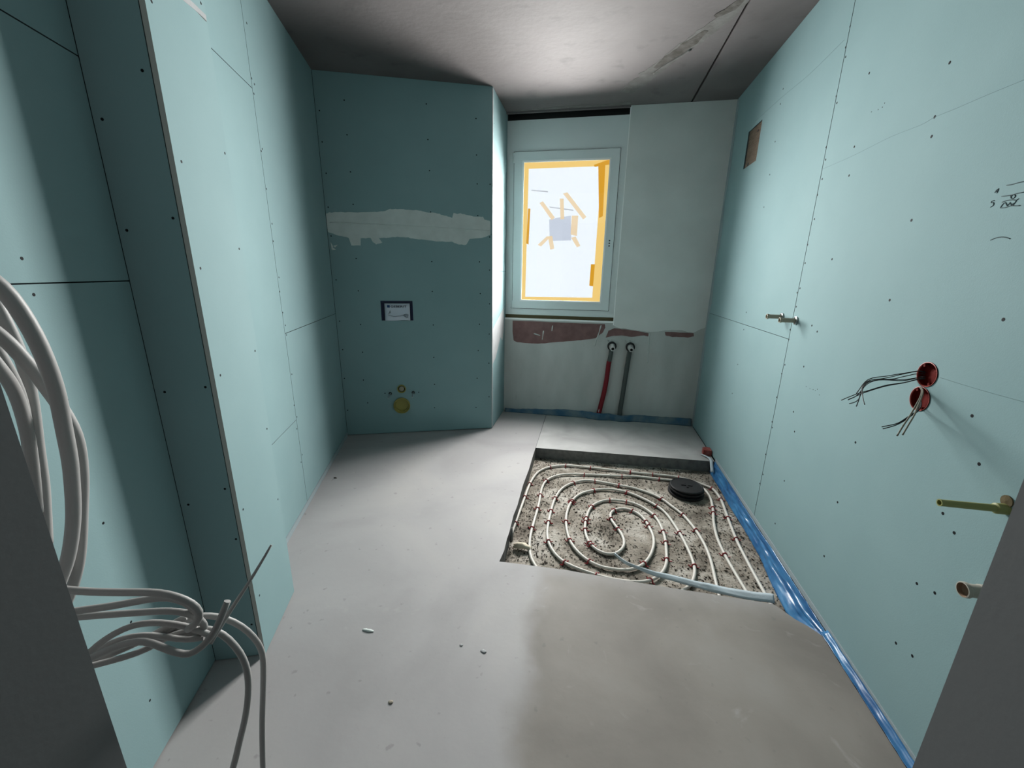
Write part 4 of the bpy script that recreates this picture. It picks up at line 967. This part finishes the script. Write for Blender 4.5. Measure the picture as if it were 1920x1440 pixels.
dp = empty('drain_pipe_socket', LP(*[drain_c[0], TA - 0.01, drain_c[1] - 0.066])); tag(dp, 'round yellow capped toilet drain opening low in the shaded wall', 'drain socket')
dB = LP(drain_c[0], TA, drain_c[1])
lathe('socket_ring', [(0.066, -0.02), (0.066, 0.016), (0.061, 0.018), (0.058, 0.016), (0.056, -0.03)], dB, -UL, YELLOWCAP, dp, 32)
lathe('cap', [(0.056, 0.004), (0.050, 0.004), (0.047, -0.012), (0.0001, -0.012)], dB, -UL, YELLOWCAP, dp, 32)
fpp = empty('flush_pipe_socket', LP(flush_c[0], TA - 0.01, flush_c[1] - 0.034)); tag(fpp, 'small yellow ringed flush pipe opening above the toilet drain', 'pipe socket')
fB = LP(flush_c[0], TA, flush_c[1])
lathe('socket_ring', [(0.034, -0.02), (0.034, 0.010), (0.030, 0.012), (0.027, 0.008), (0.026, -0.02)], fB, -UL, YELLOWCAP, fpp, 26)
lathe('socket_gap', [(0.026, -0.006), (0.0001, -0.006)], fB, -UL, GAP, fpp, 26)
lathe('cap', [(0.020, -0.006), (0.020, 0.004), (0.017, 0.006), (0.0001, 0.006)], fB, -UL, PLUG, fpp, 26)
for (s, z), lb in zip(bolt_c, ('left threaded mounting bolt beside the flush pipe opening', 'right threaded mounting bolt beside the flush pipe opening')):
    e = empty('mounting_bolt', LP(s, TA, z - 0.013)); tag(e, lb, 'bolt', 'toilet mounting bolts')
    lathe('sleeve', [(0.0125, 0.004), (0.008, 0.004), (0.008, -0.012), (0.0001, -0.012)], LP(s, TA, z), -UL, BLACK, e, 16)
    P_ = [LP(s, TA + 0.010, z), LP(s, TA - 0.135, z)]
    tube('threaded_rod', P_, 0.0055, EDGEM, e, 10)

# ------------------------------------------------------------------ fittings on the right wall
Nr = Vector((-1, 0, 0))
for (y, z), lb in zip(sock, ('upper red round socket box in the right wall with black wires', 'lower red round socket box in the right wall with beige wires')):
    e = empty('socket_box', (XR, y, z - 0.037)); tag(e, lb, 'socket box', 'red socket boxes')
    b = Vector((XR, y, z))
    lathe('box_cup', [(0.0362, 0.002), (0.0345, 0.0025), (0.033, 0.0), (0.0325, -0.012), (0.0001, -0.012)], b, Nr, [REDBOX, REDRIM], e, 30, [1, 1, 0, 0])
    for a in (0.9, 2.6, 4.2): 
        lathe('screw_boss', [(0.004, -0.010), (0.004, 0.001), (0.0001, 0.001)], b + EY * 0.029 * math.cos(a) + ZUP * 0.029 * math.sin(a), Nr, REDBOX, e, 10)
def pts_of(P_): return relax(smooth_path(P_, 0.01), 2)
w_up = [WIRE_A, WIRE_B, WIRE_C, WIRE_D, WIRE_E, WIRE_F, WIRE_G]
w_lab = ['topmost black wire leaving the upper red socket box', 'black wire with a hooked tail from the upper red socket box', 'black wire bent sharply down from the upper red socket box',
         'black wire with the curled frayed end from the upper red socket box', 'longest black wire reaching furthest left from the upper red socket box', 'straight black wire just below the longest one', 'black wire in the middle of the upper bunch']
for P_, lb in zip(w_up, w_lab):
    P2 = [(min(x, XR + 0.006), y, z) for x, y, z in P_]
    tag(tube('wire', pts_of(P2), 0.0013, WIREB, None, 7), lb, 'wire', 'wires of the red socket boxes')
for P_, lb, m, r in ((WIRE_H, 'beige wire hanging left from the lower red socket box', WIREG, 0.0021), (WIRE_I, 'beige wire hanging right from the lower red socket box', WIREG, 0.0021),
                     (WIRE_J, 'upper dark wire curving left from the lower red socket box', WIREB, 0.0014), (WIRE_K, 'lower dark wire curving left from the lower red socket box', WIREB, 0.0014)):
    P2 = [(min(x, XR + 0.006), y, z) for x, y, z in P_]
    tag(tube('wire', pts_of(P2), r, m, None, 7), lb, 'wire', 'wires of the red socket boxes')
for (y, z), lb in (((2.162, 1.104), 'nearer beige plug stub sticking out of the board joint'), ((2.314, 1.107), 'farther beige plug stub sticking out beside the board joint')):
    e = empty('plug_stub', (XR, y, z - 0.02)); tag(e, lb, 'pipe plug', 'beige plug stubs')
    b = Vector((XR, y, z))
    lathe('collar', [(0.0195, 0.0), (0.0195, 0.006), (0.014, 0.008)], b, Nr, CHROME, e, 20)
    lathe('plug', [(0.0105, 0.0), (0.0105, 0.062), (0.0125, 0.064), (0.0125, 0.073), (0.010, 0.0735), (0.0085, 0.066), (0.0001, 0.066)], b, Nr, PLUG, e, 18)
rd = empty('test_rod', (XR, rod_y, rod_z - 0.01)); tag(rd, 'long yellow green plastic rod sticking out of the right wall near the doorway', 'rod')
b = Vector((XR, rod_y, rod_z))
lathe('rod', [(0.0125, 0.0), (0.0125, 0.022), (0.0085, 0.024), (0.0080, 0.126), (0.0086, 0.132), (0.006, 0.132), (0.005, 0.118), (0.0001, 0.118)], b, Nr, RODY, rd, 16)
sc = lathe('cover_disc', [(0.014, 0.0), (0.014, 0.003), (0.0001, 0.0045)], (XR, rod_y + 0.004, rod_z + 0.018), Nr, FOAMB, rd, 20)
sb = Vector((XR, 1.000, 0.584))
stb = empty('pipe_stub', (XR, sb.y, sb.z - 0.02)); tag(stb, 'open beige pipe stub low on the right wall beside the doorway jamb', 'pipe stub')
lathe('pipe', [(0.0175, 0.0), (0.0175, 0.010), (0.0160, 0.012), (0.0155, 0.034), (0.0185, 0.037), (0.0185, 0.045), (0.0160, 0.0455), (0.0140, 0.036), (0.0001, 0.030)], sb, Nr, [STUBM, STUBIN], stb, 24, [0] * 6 + [1, 1])

# ------------------------------------------------------------------ cable bundle beside the doorway
cab = [('A', 0.0078, 'thick grey cable arching down outermost at the left picture edge'), ('B', 0.0072, 'thick grey cable crossing behind the outermost arch'),
       ('C', 0.0066, 'grey cable hanging just right of the jamb edge, behind the arch'), ('D', 0.0060, 'short visible grey cable hidden mostly behind the jamb'),
       ('E', 0.0062, 'grey cable lying right against the jamb edge'),
       ('F', 0.0052, 'topmost horizontal grey cable of the lower bundle'), ('G', 0.0052, 'second horizontal grey cable of the lower bundle'),
       ('H', 0.0050, 'third horizontal grey cable of the lower bundle curling back at its end'), ('I', 0.0046, 'grey cable arching over the tied lower bundle'),
       ('J', 0.0044, 'grey cable dipping below the bundle middle'), ('K', 0.0048, 'grey cable bent into a sharp V with its end sticking up'),
       ('L', 0.0046, 'grey cable rising steeply inside the tied bundle'), ('M', 0.0046, 'lowest grey cable of the tied bundle'),
       ('N', 0.0050, 'grey cable looping over and hanging down, farther right'), ('O', 0.0052, 'grey cable looping over and hanging down, nearer the bundle')]
for k, r, lb in cab:
    P_ = list(globals()['CABLE_' + k])
    if k == 'N': P_ += [(-0.553, 0.45, 0.20), (-0.548, 0.47, 0.08), (-0.53, 0.52, 0.014), (-0.48, 0.60, 0.006)]
    if k == 'O': P_ += [(-0.60, 0.40, 0.25), (-0.605, 0.41, 0.10), (-0.59, 0.45, 0.016), (-0.56, 0.53, 0.006)]
    path = relax(smooth_path(P_, 0.012), 3)
    tag(tube('electrical_cable', path, r, CABLE, None, 12), lb, 'cable', 'grey cables beside the doorway')
P_ = relax(smooth_path(CABLE_P, 0.012), 2)
w = tube('stiff_wire', P_, [0.0042 - 0.0024 * i / (len(P_) - 1) for i in range(len(P_))], CABLE, None, 8)
tag(w, 'thin stiff grey wire end pointing up to the right from the bundle', 'cable')

# ------------------------------------------------------------------ debris
random.seed(3)
def chip_geo(p, s):
    ax = random.uniform(0, math.pi * 2); sx, sy, sz = s * random.uniform(0.6, 1.8), s * random.uniform(0.35, 0.8), s * random.uniform(0.25, 0.6)
    ca_, sa_ = math.cos(ax), math.sin(ax); out = []
    for a, b, c in ((1, 0, 0), (-1, 0.1, 0), (0, 1, 0), (0.2, -1, 0), (0, 0, 1), (0, 0, -1)):
        x, y, z = a * sx * random.uniform(0.7, 1.2), b * sy * random.uniform(0.7, 1.2), c * sz
        out.append(p + Vector((x * ca_ - y * sa_, x * sa_ + y * ca_, z)))
    return out, [(0, 2, 4), (2, 1, 4), (1, 3, 4), (3, 0, 4), (2, 0, 5), (1, 2, 5), (3, 1, 5), (0, 3, 5)]
for nm, mat, cnt, smin, smax, lb in (('dark_rubble', CHIP_D, 4200, 0.0022, 0.0068, 'dark crumbs strewn over the shower pit bed'), ('pale_rubble', CHIP_L, 1700, 0.002, 0.006, 'pale screed crumbs strewn over the shower pit bed')):
    parts = []
    while len(parts) < cnt:
        x = random.uniform(-0.34, 0.94); y = random.uniform(1.57, 2.90)
        dens = 0.5 + 0.9 * noise.noise(Vector((x * 4, y * 4, 11 if mat is CHIP_D else 31)))
        if x < -0.22 or x > 0.80 or y > 2.80: dens += 0.35
        if random.random() > dens: continue
        if (Vector((x, y)) - DC.xy).length < 0.125: continue
        parts.append(chip_geo(Vector((x, y, -0.083)), random.uniform(smin, smax)))
    V_, F_ = merge(parts)
    ro = mesh(nm, V_, F_, mat, bed); ro['label'] = lb; ro['kind'] = 'stuff'
def lump(name, c, size, mat, label, cat, seed):
    v, f = [], []; n, m = 10, 6
    for j in range(m + 1):
        th = math.pi * j / m
        for i in range(n):
            ph = 2 * math.pi * i / n
            d = Vector((math.sin(th) * math.cos(ph), math.sin(th) * math.sin(ph), math.cos(th)))
            k = 1 + 0.55 * noise.noise(d * 1.6 + Vector((seed, 0, 0)))
            v.append(Vector(c) + Vector((d.x * size[0] * k, d.y * size[1] * k, max(d.z, -0.25) * size[2] * k)))
    for j in range(m):
        for i in range(n):
            f.append((j * n + i, (j + 1) * n + i, (j + 1) * n + (i + 1) % n, j * n + (i + 1) % n))
    return tag(mesh(name, v, f, mat, smooth=True), label, cat)
lump('foam_scrap', (-0.275, 1.785, -0.068), (0.050, 0.018, 0.020), PAPER, 'beige torn foam scrap in the near left pit corner', 'foam scrap', 1.3)
lump('screed_splinter', (-0.330, 1.80, -0.035), (0.008, 0.03, 0.05), SLAB_SIDE, 'thin grey screed splinter leaning in the near left pit corner', 'splinter', 4.1)

for (x, y), sz, mt, lb, sd in (((-0.742, 1.098), (0.024, 0.006, 0.003), PUTTY_M, 'elongated pale plaster crumb lying on the left half of the floor', 0.7), ((-0.296, 1.102), (0.010, 0.007, 0.002), WHITE_FILL, 'small white plaster crumb on the floor in front of the pit', 2.2),
                              ((-0.535, 0.873), (0.008, 0.006, 0.002), CHIP_L, 'small pale crumb on the floor near the doorway', 3.4), ((-0.381, 1.110), (0.006, 0.005, 0.002), WHITE_FILL, 'tiny white plaster crumb beside the larger white one', 5.0),
                              ((-1.560, 2.118), (0.012, 0.005, 0.003), CHIP_D, 'small dark crumb on the floor beside the left wall', 6.1)):
    lump('plaster_crumb', (x, y, 0.001 + 0.25 * sz[2]), sz, mt, lb, 'crumb', sd)
